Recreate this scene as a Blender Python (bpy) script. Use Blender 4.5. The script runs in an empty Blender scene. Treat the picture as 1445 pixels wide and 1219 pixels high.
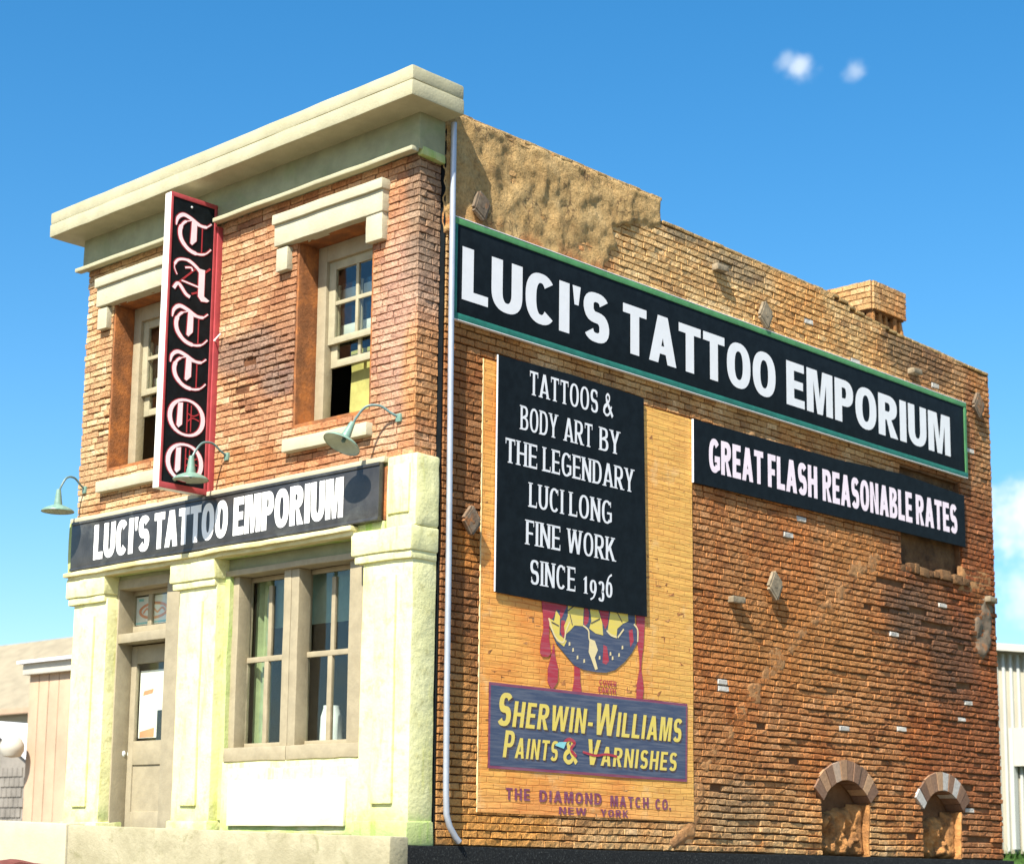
import bpy, bmesh, math, random
import numpy as np
from mathutils import Vector, Matrix, noise
from mathutils.geometry import tessellate_polygon
random.seed(7)
R = math.radians
scene = bpy.context.scene
COL = scene.collection

# ------------------------------------------------------------------ camera
cam_d = bpy.data.cameras.new('camera')
cam = bpy.data.objects.new('camera', cam_d)
COL.objects.link(cam)
cam.location = (17.379, -16.986, -0.165)
cam.rotation_euler = (R(99.432), R(-1.104), R(45.183))
cam_d.sensor_width = 36
cam_d.lens = 2589.97 / 1445 * 36
cam_d.shift_x = (722.5 - 600.305) / 1445
cam_d.shift_y = (778.267 - 609.5) / 1445
cam_d.clip_start = 0.5
cam_d.clip_end = 2000
cam_d.dof.use_dof = True
cam_d.dof.focus_distance = 27.5
cam_d.dof.aperture_fstop = 1.0
scene.camera = cam

# ------------------------------------------------------------------ light
SUN_DIR = Vector((-0.30, 0.90, -1.08)).normalized()      # direction the light travels
to_sun = -SUN_DIR
elev = math.asin(to_sun.z)
azim = math.atan2(to_sun.x, to_sun.y)
sun_d = bpy.data.lights.new('sun', 'SUN')
sun_d.energy = 5.0
sun_d.angle = R(0.5)
sun_d.color = (1.0, 0.95, 0.86)
sun = bpy.data.objects.new('sun', sun_d)
sun.rotation_euler = SUN_DIR.to_track_quat('-Z', 'Y').to_euler()
COL.objects.link(sun)

world = bpy.data.worlds.new('World')
scene.world = world
world.use_nodes = True
wn, wl = world.node_tree.nodes, world.node_tree.links
wn.clear()
w_out = wn.new('ShaderNodeOutputWorld')
w_bg = wn.new('ShaderNodeBackground')
w_bg.inputs['Strength'].default_value = 0.100
sky = wn.new('ShaderNodeTexSky')
sky.sky_type = 'NISHITA'
sky.sun_disc = False
sky.sun_elevation = elev
sky.sun_rotation = azim
sky.air_density = 1.0
sky.dust_density = 1.0
sky.ozone_density = 2.2
tc = wn.new('ShaderNodeTexCoord')
cur = sky.outputs[0]
hs = wn.new('ShaderNodeHueSaturation')
hs.inputs['Hue'].default_value = 0.494
hs.inputs['Saturation'].default_value = 1.40
hs.inputs['Value'].default_value = 1.0
wl.new(cur, hs.inputs['Color'])
cur = hs.outputs[0]
# small wisps of cloud: (direction, radius, stretch, density)
CLOUDS = []


def wmath(op, a, b=None, c=None):
    n = wn.new('ShaderNodeMath'); n.operation = op
    for i, v in enumerate((a, b, c)):
        if v is None: continue
        if isinstance(v, (int, float)): n.inputs[i].default_value = v
        else: wl.new(v, n.inputs[i])
    return n.outputs[0]


CLOUDS += [((-0.5040, 0.7625, 0.4057), 0.0090, 0.62), ((-0.5085, 0.7580, 0.4085), 0.007, 0.35), ((-0.4811, 0.7788, 0.4025), 0.0060, 0.36)]
CLOUDS += [((-0.4455, 0.8760, 0.1790), 0.026, 1.0), ((-0.4200, 0.8900, 0.1800), 0.040, 1.0), ((-0.4450, 0.8830, 0.1400), 0.022, 0.75), ((-0.40, 0.91, 0.11), 0.04, 0.8)]
nz = wn.new('ShaderNodeTexNoise'); nz.inputs['Scale'].default_value = 70; nz.inputs['Detail'].default_value = 8; nz.inputs['Roughness'].default_value = 0.62
wl.new(tc.outputs['Generated'], nz.inputs['Vector'])
cl_total = None
for d, rad, den in CLOUDS:
    vs = wn.new('ShaderNodeVectorMath'); vs.operation = 'SUBTRACT'
    wl.new(tc.outputs['Generated'], vs.inputs[0]); vs.inputs[1].default_value = Vector(d).normalized()
    vm = wn.new('ShaderNodeVectorMath'); vm.operation = 'MULTIPLY'
    wl.new(vs.outputs[0], vm.inputs[0]); vm.inputs[1].default_value = (1, 1, 1.25)
    vl = wn.new('ShaderNodeVectorMath'); vl.operation = 'LENGTH'
    wl.new(vm.outputs[0], vl.inputs[0])
    k = wmath('DIVIDE', vl.outputs['Value'], rad)
    k = wmath('SUBTRACT', 1.25, k)
    n2 = wmath('MULTIPLY', wmath('SUBTRACT', nz.outputs[0], 0.5), 2.2)
    k = wmath('ADD', k, n2)
    mr = wn.new('ShaderNodeMapRange'); mr.interpolation_type = 'SMOOTHSTEP'
    mr.inputs['From Min'].default_value = 0.0; mr.inputs['From Max'].default_value = 1.3
    mr.inputs['To Max'].default_value = den
    wl.new(k, mr.inputs['Value'])
    cl_total = mr.outputs[0] if cl_total is None else wmath('MAXIMUM', cl_total, mr.outputs[0])
mixc = wn.new('ShaderNodeMix'); mixc.data_type = 'RGBA'
wl.new(cl_total, mixc.inputs[0]); wl.new(cur, mixc.inputs[6]); mixc.inputs[7].default_value = (5.6, 6.0, 6.2, 1)
wl.new(mixc.outputs[2], w_bg.inputs['Color'])
wl.new(w_bg.outputs[0], w_out.inputs[0])

scene.view_settings.view_transform = 'Standard'
scene.view_settings.look = 'None'
scene.view_settings.exposure = 1.05
scene.view_settings.gamma = 1
scene.view_settings.use_curve_mapping = False


# ------------------------------------------------------------------ materials
class NT:
    def __init__(self, name):
        self.m = bpy.data.materials.new(name); self.m.use_nodes = True
        self.n, self.l = self.m.node_tree.nodes, self.m.node_tree.links
        self.b = self.n['Principled BSDF']
        self.pos = self.n.new('ShaderNodeNewGeometry').outputs['Position']

    def put(self, sock, v):
        if isinstance(v, (int, float)): sock.default_value = v
        elif isinstance(v, (tuple, list)): sock.default_value = tuple(v) + ((1,) if len(v) == 3 and sock.type == 'RGBA' else ())
        else: self.l.new(v, sock)

    def noise(self, scale, detail=4, rough=0.55, vec=None, stretch=None, dist=0.0):
        v = vec or self.pos
        if stretch:
            mp = self.n.new('ShaderNodeVectorMath'); mp.operation = 'MULTIPLY'
            self.l.new(v, mp.inputs[0]); mp.inputs[1].default_value = stretch; v = mp.outputs[0]
        t = self.n.new('ShaderNodeTexNoise')
        t.inputs['Scale'].default_value = scale; t.inputs['Detail'].default_value = detail
        t.inputs['Roughness'].default_value = rough; t.inputs['Distortion'].default_value = dist
        self.l.new(v, t.inputs['Vector'])
        return t.outputs[0]

    def rng(self, v, a, b, c=0.0, d=1.0, smooth=True):
        r = self.n.new('ShaderNodeMapRange')
        if smooth: r.interpolation_type = 'SMOOTHSTEP'
        self.put(r.inputs['Value'], v)
        for k, x in (('From Min', a), ('From Max', b), ('To Min', c), ('To Max', d)): r.inputs[k].default_value = x
        return r.outputs[0]

    def math(self, op, a, b=0.0):
        m = self.n.new('ShaderNodeMath'); m.operation = op
        self.put(m.inputs[0], a); self.put(m.inputs[1], b)
        return m.outputs[0]

    def mix(self, f, a, b, mode='MIX'):
        m = self.n.new('ShaderNodeMix'); m.data_type = 'RGBA'; m.blend_type = mode
        self.put(m.inputs[0], f); self.put(m.inputs[6], a); self.put(m.inputs[7], b)
        return m.outputs[2]

    def ramp(self, f, cols):
        r = self.n.new('ShaderNodeValToRGB')
        e = r.color_ramp.elements
        while len(e) < len(cols): e.new(0.5)
        for i, (p, c) in enumerate(cols):
            e[i].position = p; e[i].color = (*c, 1)
        self.put(r.inputs[0], f)
        return r.outputs[0]

    def sep(self):
        s = self.n.new('ShaderNodeSeparateXYZ'); self.l.new(self.pos, s.inputs[0]); return s.outputs

    def spot(self, centre, radii, soft=0.5, nscale=1.2, namt=1.0):
        """soft blob mask round a place, edge broken by noise"""
        a = self.n.new('ShaderNodeVectorMath'); a.operation = 'SUBTRACT'
        self.l.new(self.pos, a.inputs[0]); a.inputs[1].default_value = centre
        b = self.n.new('ShaderNodeVectorMath'); b.operation = 'DIVIDE'
        self.l.new(a.outputs[0], b.inputs[0]); b.inputs[1].default_value = radii
        c = self.n.new('ShaderNodeVectorMath'); c.operation = 'LENGTH'
        self.l.new(b.outputs[0], c.inputs[0])
        n = self.noise(nscale, 5, 0.6)
        k = self.math('ADD', c.outputs['Value'], self.math('MULTIPLY', self.math('SUBTRACT', n, 0.5), namt * 2))
        return self.rng(k, 1.0 - soft, 1.0 + soft, 1.0, 0.0)

    def bump(self, h, strength=0.5, dist=0.01, prev=None):
        b = self.n.new('ShaderNodeBump'); b.inputs['Strength'].default_value = strength; b.inputs['Distance'].default_value = dist
        self.put(b.inputs['Height'], h)
        if prev: self.l.new(prev, b.inputs['Normal'])
        return b.outputs[0]

    def fin(self, col, rough=0.8, normal=None, spec=0.3, metal=0.0):
        self.put(self.b.inputs['Base Color'], col); self.put(self.b.inputs['Roughness'], rough)
        self.b.inputs['Specular IOR Level'].default_value = spec
        self.b.inputs['Metallic'].default_value = metal
        if normal: self.l.new(normal, self.b.inputs['Normal'])
        return self.m


M = {}


def mk_plain(name, col, rough=0.6, var=0.12, scale=3.0, bump=0.3, spec=0.3, metal=0.0, dirt=None, dirtamt=0.5, bscale=25):
    t = NT(name)
    n = t.noise(scale, 6, 0.65)
    c = t.mix(t.rng(n, 0.3, 0.7), tuple(x * (1 - var) for x in col), tuple(min(1, x * (1 + var)) for x in col))
    if dirt:
        d = t.rng(t.noise(scale * 0.55, 8, 0.7, dist=0.6), 0.5, 0.72, 0, dirtamt)
        c = t.mix(d, c, dirt)
    nb = t.bump(t.noise(bscale, 5, 0.6), bump, 0.012)
    M[name] = t.fin(c, rough, nb, spec, metal)
    return M[name]


mk_plain('stone_trim', (0.40, 0.375, 0.24), 0.85, 0.10, 2.2, 0.45, dirt=(0.36, 0.34, 0.20), dirtamt=0.55)
mk_plain('frieze_paint', (0.27, 0.28, 0.17), 0.8, 0.15, 2.0, 0.4, dirt=(0.20, 0.26, 0.12), dirtamt=0.6)
mk_plain('lintel_stone', (0.45, 0.42, 0.29), 0.85, 0.08, 3.0, 0.5, dirt=(0.45, 0.40, 0.26), dirtamt=0.5)
mk_plain('window_wood', (0.33, 0.28, 0.18), 0.65, 0.10, 5.0, 0.35, dirt=(0.28, 0.23, 0.14), dirtamt=0.45)
mk_plain('door_wood', (0.32, 0.275, 0.18), 0.65, 0.10, 5.0, 0.3, dirt=(0.26, 0.22, 0.14), dirtamt=0.4)
mk_plain('sash_paint', (0.38, 0.34, 0.22), 0.6, 0.10, 5.0, 0.3, dirt=(0.3, 0.26, 0.16), dirtamt=0.4)
mk_plain('lamp_green', (0.16, 0.27, 0.21), 0.4, 0.15, 9.0, 0.15, spec=0.5)
mk_plain('lamp_inner', (0.42, 0.46, 0.36), 0.6, 0.10, 9.0, 0.1)
mk_plain('lamp_arm', (0.10, 0.17, 0.16), 0.45, 0.15, 9.0, 0.1, spec=0.5)
mk_plain('pipe_metal', (0.40, 0.43, 0.48), 0.42, 0.08, 4.0, 0.15, spec=0.5, metal=0.35)
mk_plain('room_wall', (0.36, 0.34, 0.10), 0.8, 0.3, 1.4, 0.2)
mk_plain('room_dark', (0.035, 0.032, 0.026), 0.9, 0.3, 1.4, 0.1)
mk_plain('sign_black', (0.006, 0.009, 0.011), 0.6, 0.3, 6.0, 0.08, spec=0.12)
mk_plain('board_black', (0.040, 0.038, 0.036), 0.32, 0.3, 2.5, 0.25, spec=0.5, dirt=(0.16, 0.17, 0.15), dirtamt=0.35)
mk_plain('print_white', (0.74, 0.74, 0.74), 0.6, 0.03, 6.0, 0.05)
mk_plain('print_glossy_white', (0.90, 0.89, 0.84), 0.4, 0.03, 6.0, 0.05)
mk_plain('print_pinkish', (0.88, 0.74, 0.78), 0.5, 0.05, 6.0, 0.05)
mk_plain('print_red', (0.38, 0.035, 0.045), 0.5, 0.1, 6.0, 0.05)
mk_plain('sign_red_edge', (0.38, 0.06, 0.065), 0.5, 0.1, 6.0, 0.1)
mk_plain('sign_cream_edge', (0.75, 0.71, 0.62), 0.6, 0.05, 6.0, 0.1)
mk_plain('sign_green', (0.08, 0.25, 0.09), 0.55, 0.18, 5.0, 0.15)
mk_plain('sign_teal', (0.02, 0.15, 0.11), 0.55, 0.18, 5.0, 0.15)
mk_plain('rusty_iron', (0.16, 0.12, 0.08), 0.8, 0.3, 8.0, 0.7, dirt=(0.32, 0.12, 0.03), dirtamt=0.9)
mk_plain('white_brick', (0.50, 0.47, 0.41), 0.9, 0.08, 9.0, 0.5, dirt=(0.40, 0.32, 0.22), dirtamt=0.6)
mk_plain('ledge_stone', (0.25, 0.20, 0.13), 0.9, 0.3, 9.0, 0.5)
mk_plain('paper_white', (0.78, 0.76, 0.69), 0.6, 0.03, 3.0, 0.05)
mk_plain('riser_cream', (0.72, 0.69, 0.47), 0.7, 0.05, 3.0, 0.3, dirt=(0.6, 0.56, 0.3), dirtamt=0.4)
mk_plain('jar_white', (0.7, 0.75, 0.72), 0.35, 0.05, 3.0, 0.0, spec=0.5)
mk_plain('print_orange', (0.75, 0.30, 0.16), 0.6, 0.1, 3.0, 0.05)
mk_plain('print_teal', (0.25, 0.60, 0.60), 0.6, 0.1, 3.0, 0.05)
mk_plain('shade_fabric', (0.20, 0.30, 0.24), 0.8, 0.1, 3.0, 0.1)
mk_plain('curtain_green', (0.26, 0.32, 0.16), 0.8, 0.2, 3.0, 0.1)
mk_plain('roof_felt', (0.10, 0.09, 0.085), 0.9, 0.2, 1.0, 0.3)
mk_plain('render_plain', (0.40, 0.27, 0.16), 0.9, 0.2, 1.0, 0.3)
mk_plain('concrete_pale', (0.46, 0.42, 0.29), 0.9, 0.06, 3.0, 0.4)
mk_plain('shed_plank', (0.46, 0.33, 0.22), 0.85, 0.10, 1.2, 0.3, dirt=(0.48, 0.32, 0.2), dirtamt=0.6)
mk_plain('shed_plank_dark', (0.44, 0.30, 0.2), 0.85, 0.10, 1.2, 0.3)
mk_plain('shed_trim', (0.50, 0.47, 0.39), 0.8, 0.06, 1.2, 0.2)
mk_plain('white_siding', (0.46, 0.48, 0.44), 0.7, 0.06, 0.7, 0.2)
mk_plain('metal_siding', (0.40, 0.37, 0.28), 0.55, 0.08, 0.5, 0.1, dirt=(0.42, 0.42, 0.34), dirtamt=0.5)
mk_plain('brown_shingle', (0.27, 0.23, 0.155), 0.9, 0.15, 1.5, 0.5)
mk_plain('grey_stone_wall', (0.22, 0.20, 0.17), 0.9, 0.25, 1.4, 0.5)
mk_plain('blue_glass', (0.20, 0.32, 0.36), 0.2, 0.1, 1.0, 0.0, spec=0.6)
mk_plain('earth', (0.16, 0.13, 0.09), 0.95, 0.2, 0.3, 0.3)
mk_plain('dark_red_cloth', (0.16, 0.05, 0.04), 0.9, 0.2, 3, 0.3)


def mk_cream():
    """cream painted render with yellow green algae washes"""
    t = NT('cream_paint')
    x, y, z = t.sep()
    n = t.noise(1.6, 7, 0.65)
    c = t.mix(t.rng(n, 0.3, 0.7), (0.66, 0.64, 0.31), (0.73, 0.71, 0.39))
    st = t.noise(2.4, 6, 0.7, stretch=(1.6, 1.6, 0.28), dist=0.5)
    c = t.mix(t.rng(st, 0.52, 0.70, 0, 0.7), c, (0.58, 0.57, 0.17))
    low = t.math('MULTIPLY', t.rng(z, 0.2, 0.65, 1, 0), t.rng(t.noise(3.0, 5), 0.35, 0.6))
    c = t.mix(t.math('MULTIPLY', low, 0.75), c, (0.36, 0.50, 0.14))
    cap = t.math('MULTIPLY', t.rng(t.noise(5.0, 6, 0.7), 0.52, 0.68), 0.55)
    c = t.mix(cap, c, (0.46, 0.42, 0.16))
    sp = t.rng(t.noise(14, 6, 0.7), 0.66, 0.74, 0, 0.6)
    c = t.mix(sp, c, (0.40, 0.40, 0.26))
    b = t.bump(t.noise(16, 7, 0.65), 0.6, 0.015)
    b = t.bump(t.noise(3, 3), 0.5, 0.04, b)
    M['cream_paint'] = t.fin(c, 0.75, b, 0.3)
    # the corner post and the right face: greener and greyer
    t = NT('green_paint')
    x, y, z = t.sep()
    n = t.noise(1.8, 7, 0.65)
    c = t.mix(t.rng(n, 0.3, 0.7), (0.34, 0.42, 0.15), (0.50, 0.54, 0.24))
    st = t.noise(2.0, 6, 0.7, stretch=(2, 2, 0.3), dist=0.5)
    c = t.mix(t.rng(st, 0.5, 0.66, 0, 0.8), c, (0.28, 0.44, 0.07))
    b = t.bump(t.noise(16, 7, 0.65), 0.7, 0.02)
    M['green_paint'] = t.fin(c, 0.75, b, 0.3)
    t = NT('ledge_yellow')
    n = t.noise(2.0, 7, 0.65, stretch=(0.6, 3, 3))
    c = t.mix(t.rng(n, 0.35, 0.65), (0.50, 0.43, 0.18), (0.72, 0.66, 0.38))
    c = t.mix(t.rng(t.noise(9, 6, 0.7), 0.6, 0.7, 0, 0.6), c, (0.30, 0.24, 0.08))
    M['ledge_yellow'] = t.fin(c, 0.7, t.bump(t.noise(20, 5), 0.5, 0.015))
    t = NT('jamb_rust')
    n = t.noise(2.6, 7, 0.7)
    c = t.ramp(n, [(0.25, (0.10, 0.045, 0.02)), (0.5, (0.26, 0.10, 0.035)), (0.62, (0.42, 0.15, 0.04)), (0.8, (0.16, 0.10, 0.05))])
    M['jamb_rust'] = t.fin(c, 0.85, t.bump(t.noise(18, 6, 0.7), 0.7, 0.02))


mk_cream()


def brick_colour(t, ramp, zones, stains, grain=0.25, crop=None):
    att = t.n.new('ShaderNodeAttribute'); att.attribute_name = 'tint'
    f = att.outputs['Fac']
    oi = t.n.new('ShaderNodeObjectInfo')
    f = t.math('FRACT', t.math('ADD', f, t.math('MULTIPLY', oi.outputs['Random'], 1.0)))
    cell = t.noise(2.1, 2)
    f = t.math('ADD', t.math('MULTIPLY', f, 0.62), t.math('MULTIPLY', t.rng(cell, 0.3, 0.7), 0.38))
    c = t.ramp(f, ramp)
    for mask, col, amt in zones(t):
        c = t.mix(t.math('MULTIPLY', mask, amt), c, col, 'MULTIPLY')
    for cen, rad, col, amt in stains:
        c = t.mix(t.math('MULTIPLY', t.spot(cen, rad, 0.45, 1.5, 0.7), amt), c, col)
    g = t.noise(24, 6, 0.75)
    c = t.mix(1.0, c, t.ramp(g, [(0.30, (1 - grain * 1.5,) * 3), (0.5, (1, 1, 1)), (0.72, (1 + grain,) * 3)]), 'MULTIPLY')
    fl = t.rng(t.noise(11, 5, 0.7), 0.66, 0.72, 0, 0.5)
    c = t.mix(fl, c, (0.62, 0.50, 0.36))
    b = t.bump(t.noise(22, 7, 0.7), 0.9, 0.03)
    b = t.bump(t.noise(7, 4, 0.6), 0.6, 0.05, b)
    return c, b


def z_front(t):
    x, y, z = t.sep()
    return [(t.rng(x, -8, -1.5, 0, 1), (0.90, 0.72, 0.72), 1.0),
            (t.rng(t.noise(0.7, 4), 0.48, 0.65), (1.05, 0.80, 0.62), 0.6)]


t = NT('front_brick')
c, b = brick_colour(t, [(0.0, (0.27, 0.14, 0.07)), (0.25, (0.44, 0.25, 0.12)), (0.65, (0.54, 0.36, 0.18)), (1.0, (0.70, 0.55, 0.34))], z_front,
                    [((-3.6, 0, 7.3), (1.1, 1, 0.35), (0.20, 0.13, 0.10), 0.75), ((-3.0, 0, 6.8), (0.5, 1, 0.25), (0.14, 0.10, 0.09), 0.7),
                     ((-0.45, 0, 7.2), (0.5, 1, 1.3), (0.50, 0.34, 0.27), 0.45), ((-0.15, 0, 9.0), (0.20, 1, 0.9), (0.20, 0.16, 0.11), 0.6),
                     ((-0.1, 0.1, 6.4), (0.25, 1, 0.8), (0.52, 0.24, 0.07), 0.6),
                     ((-0.1, 0.3, 7.9), (0.3, 0.5, 0.5), (0.22, 0.17, 0.12), 0.5),
                     ((-2.9, 0, 8.0), (0.35, 1, 0.9), (0.30, 0.13, 0.06), 0.6), ((-4.2, 0, 5.6), (1.6, 1, 0.25), (0.42, 0.17, 0.05), 0.5)], 0.36)
M['front_brick'] = t.fin(c, 0.85, b, 0.25)


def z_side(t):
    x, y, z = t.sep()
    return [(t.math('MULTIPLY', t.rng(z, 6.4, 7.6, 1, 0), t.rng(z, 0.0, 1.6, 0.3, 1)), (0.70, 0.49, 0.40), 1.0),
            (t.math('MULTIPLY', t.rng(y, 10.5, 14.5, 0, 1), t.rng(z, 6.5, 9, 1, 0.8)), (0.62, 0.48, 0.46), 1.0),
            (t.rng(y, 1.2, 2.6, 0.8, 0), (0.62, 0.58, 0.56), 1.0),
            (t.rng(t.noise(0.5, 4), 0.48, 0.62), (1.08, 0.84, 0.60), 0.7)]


SIDE_STAINS = [((0, 13.0, 9.3), (1, 1.3, 0.5), (0.11, 0.08, 0.05), 0.65), ((0, 12.6, 4.4), (1, 0.9, 0.6), (0.09, 0.065, 0.045), 0.7),
               ((0, 14.2, 3.7), (1, 0.9, 0.9), (0.10, 0.065, 0.04), 0.6), ((0, 15.2, 4.6), (1, 0.35, 0.9), (0.24, 0.09, 0.025), 0.75),
               ((0, 15.0, 8.2), (1, 0.2, 1.0), (0.30, 0.12, 0.05), 0.6), ((0, 9.0, 3.5), (1, 2.2, 0.9), (0.44, 0.19, 0.05), 0.5),
               ((0, 10.8, 5.3), (1, 0.9, 0.5), (0.46, 0.19, 0.05), 0.5),
               ((0, 1.6, 0.3), (1, 1.2, 0.5), (0.68, 0.30, 0.06), 0.75), ((0, 0.9, 1.3), (1, 0.4, 1.2), (0.60, 0.30, 0.08), 0.5),
               ((0, 1.0, 4.1), (1, 0.25, 0.4), (0.46, 0.17, 0.03), 0.8), ((0, 7.3, 9.6), (1, 0.9, 0.22), (0.16, 0.14, 0.10), 0.6),
               ((0, 5.9, 9.85), (1, 0.5, 0.13), (0.14, 0.13, 0.09), 0.7), ((0, 13.3, 6.3), (1, 1.2, 1.4), (0.20, 0.09, 0.04), 0.5),
               ((0, 3.0, 8.85), (1, 0.9, 0.22), (0.42, 0.12, 0.04), 0.6), ((0, 7.2, 0.6), (1, 0.8, 0.5), (0.22, 0.16, 0.09), 0.5)]
t = NT('side_brick')
SIDE_RAMP = [(0.0, (0.34, 0.19, 0.08)), (0.3, (0.53, 0.315, 0.125)), (0.65, (0.62, 0.395, 0.165)), (1.0, (0.76, 0.54, 0.28))]
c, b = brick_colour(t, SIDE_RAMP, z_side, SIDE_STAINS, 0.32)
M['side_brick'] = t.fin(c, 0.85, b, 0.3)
t = NT('stucco')
n = t.noise(1.4, 8, 0.7)
c = t.ramp(n, [(0.25, (0.24, 0.15, 0.07)), (0.45, (0.44, 0.28, 0.11)), (0.6, (0.52, 0.35, 0.15)), (0.8, (0.60, 0.44, 0.22))])
x, y, z = t.sep()
c = t.mix(t.math('MULTIPLY', t.rng(z, 8.6, 9.0, 1, 0), t.rng(t.noise(2.5, 4), 0.4, 0.6)), c, (0.42, 0.14, 0.04))
c = t.mix(1.0, c, t.ramp(t.noise(20, 6, 0.75), [(0.3, (0.6, 0.58, 0.55)), (0.5, (1, 1, 1)), (0.75, (1.25, 1.2, 1.15))]), 'MULTIPLY')
cr = t.n.new('ShaderNodeTexVoronoi'); cr.feature = 'DISTANCE_TO_EDGE'; cr.inputs['Scale'].default_value = 1.5
wv = t.n.new('ShaderNodeVectorMath'); wv.operation = 'ADD'; t.l.new(t.pos, wv.inputs[0])
nv_ = t.n.new('ShaderNodeTexNoise'); nv_.inputs['Scale'].default_value = 2.5; nv_.inputs['Detail'].default_value = 6; t.l.new(t.pos, nv_.inputs['Vector']); t.l.new(nv_.outputs['Color'], wv.inputs[1]); t.l.new(wv.outputs[0], cr.inputs['Vector'])
ck = t.math('MULTIPLY', t.rng(cr.outputs[0], 0.0, 0.035, 1, 0), t.rng(t.noise(1.1, 3), 0.45, 0.6))
c = t.mix(t.math('MULTIPLY', ck, 0.8), c, (0.10, 0.06, 0.03))
c = t.mix(t.rng(t.noise(6, 6, 0.7), 0.60, 0.70, 0, 0.55), c, (0.16, 0.10, 0.05))
M['stucco'] = t.fin(c, 0.9, t.bump(t.noise(13, 8, 0.72), 1.0, 0.06), 0.25)
t = NT('mortar_smear')
c = t.ramp(t.noise(2.6, 7, 0.7), [(0.25, (0.16, 0.085, 0.035)), (0.5, (0.38, 0.18, 0.06)), (0.65, (0.42, 0.22, 0.08)), (0.85, (0.44, 0.33, 0.17))])
M['mortar_smear'] = t.fin(c, 0.75, t.bump(t.noise(16, 8, 0.72), 0.9, 0.04), 0.45)
t = NT('dark_joint')
c = t.ramp(t.noise(3, 5), [(0.3, (0.11, 0.055, 0.027)), (0.7, (0.22, 0.115, 0.055))])
M['dark_joint'] = t.fin(c, 0.95, t.bump(t.noise(18, 6, 0.7), 0.8, 0.03), 0.1)
t = NT('red_joint')
c = t.ramp(t.noise(3, 5), [(0.3, (0.10, 0.045, 0.022)), (0.7, (0.20, 0.09, 0.045))])
M['red_joint'] = t.fin(c, 0.95, t.bump(t.noise(18, 6, 0.7), 0.8, 0.03), 0.1)
# niche rubble
t = NT('rubble')
c = t.ramp(t.noise(2.2, 7, 0.7), [(0.28, (0.035, 0.02, 0.01)), (0.42, (0.28, 0.13, 0.045)), (0.60, (0.58, 0.27, 0.085)), (0.80, (0.66, 0.46, 0.26))])
M['rubble'] = t.fin(c, 0.9, t.bump(t.noise(14, 8, 0.7), 1.0, 0.05), 0.25)
t = NT('dark_rubble')
c = t.ramp(t.noise(2.2, 7, 0.7), [(0.3, (0.06, 0.03, 0.015)), (0.55, (0.17, 0.09, 0.04)), (0.8, (0.28, 0.16, 0.07))])
M['dark_rubble'] = t.fin(c, 0.9, t.bump(t.noise(14, 8, 0.7), 1.0, 0.05), 0.2)
# voussoirs: striped by each stone's own tone
t = NT('voussoir')
oi = t.n.new('ShaderNodeObjectInfo')
c = t.ramp(oi.outputs['Random'], [(0.0, (0.16, 0.09, 0.055)), (0.4, (0.26, 0.15, 0.09)), (0.62, (0.34, 0.19, 0.10)), (0.86, (0.44, 0.27, 0.15)), (0.93, (0.46, 0.43, 0.38))])
c = t.mix(1.0, c, t.ramp(t.noise(20, 6, 0.75), [(0.3, (0.75,) * 3), (0.72, (1.25,) * 3)]), 'MULTIPLY')
M['voussoir'] = t.fin(c, 0.85, t.bump(t.noise(20, 6, 0.7), 0.7, 0.02), 0.3)
# orange poster paper printed with brick lines
t = NT('orange_paper')
x, y, z = t.sep()
n = t.noise(1.0, 5, 0.6)
c = t.mix(t.rng(n, 0.35, 0.65), (0.80, 0.31, 0.065), (0.88, 0.44, 0.10))
c = t.mix(t.rng(y, 4.4, 5.4, 0, 0.6), c, (0.80, 0.50, 0.12))
c = t.mix(t.rng(z, 1.0, 0.3, 0, 0.5), c, (0.80, 0.34, 0.12))
cmb = t.n.new('ShaderNodeCombineXYZ'); t.l.new(y, cmb.inputs[0]); t.l.new(z, cmb.inputs[1])
wob = t.n.new('ShaderNodeVectorMath'); wob.operation = 'MULTIPLY_ADD'; wn_ = t.n.new('ShaderNodeTexNoise'); wn_.inputs['Scale'].default_value = 1.8; t.l.new(t.pos, wn_.inputs['Vector']); t.l.new(wn_.outputs['Color'], wob.inputs[0]); wob.inputs[1].default_value = (.10, .06, 0); t.l.new(cmb.outputs[0], wob.inputs[2])
bt = t.n.new('ShaderNodeTexBrick'); t.l.new(wob.outputs[0], bt.inputs['Vector'])
bt.inputs['Scale'].default_value = 1.0; bt.inputs['Brick Width'].default_value = 0.27; bt.inputs['Row Height'].default_value = 0.088
bt.inputs['Mortar Size'].default_value = 0.010; bt.inputs['Mortar Smooth'].default_value = 0.6
bt.inputs['Color1'].default_value = (1, 1, 1, 1); bt.inputs['Color2'].default_value = (0.93, 0.92, 0.90, 1); bt.inputs['Mortar'].default_value = (0.80, 0.62, 0.50, 1)
c = t.mix(t.rng(t.noise(1.7, 4), 0.35, 0.65, 0.15, 0.8), c, bt.outputs['Color'], 'MULTIPLY')
st = t.noise(3.0, 6, 0.7, stretch=(1, 0.6, 8))
c = t.mix(t.rng(st, 0.46, 0.66, 0, 0.38), c, (0.55, 0.22, 0.06))
c = t.mix(t.rng(t.noise(9, 6, 0.75, stretch=(1, .5, 3)), 0.58, 0.68, 0, 0.5), c, (0.40, 0.16, 0.05))
c = t.mix(t.rng(t.noise(1.3, 5, 0.7), 0.55, 0.7, 0, 0.5), c, (0.84, 0.55, 0.25))
M['orange_paper'] = t.fin(c, 0.6, t.bump(t.noise(2.0, 5, 0.6, stretch=(1, .5, 5)), 0.8, 0.02, t.bump(t.math('SUBTRACT', 1.0, bt.outputs['Fac']), 0.8, 0.012)), 0.3)


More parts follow.
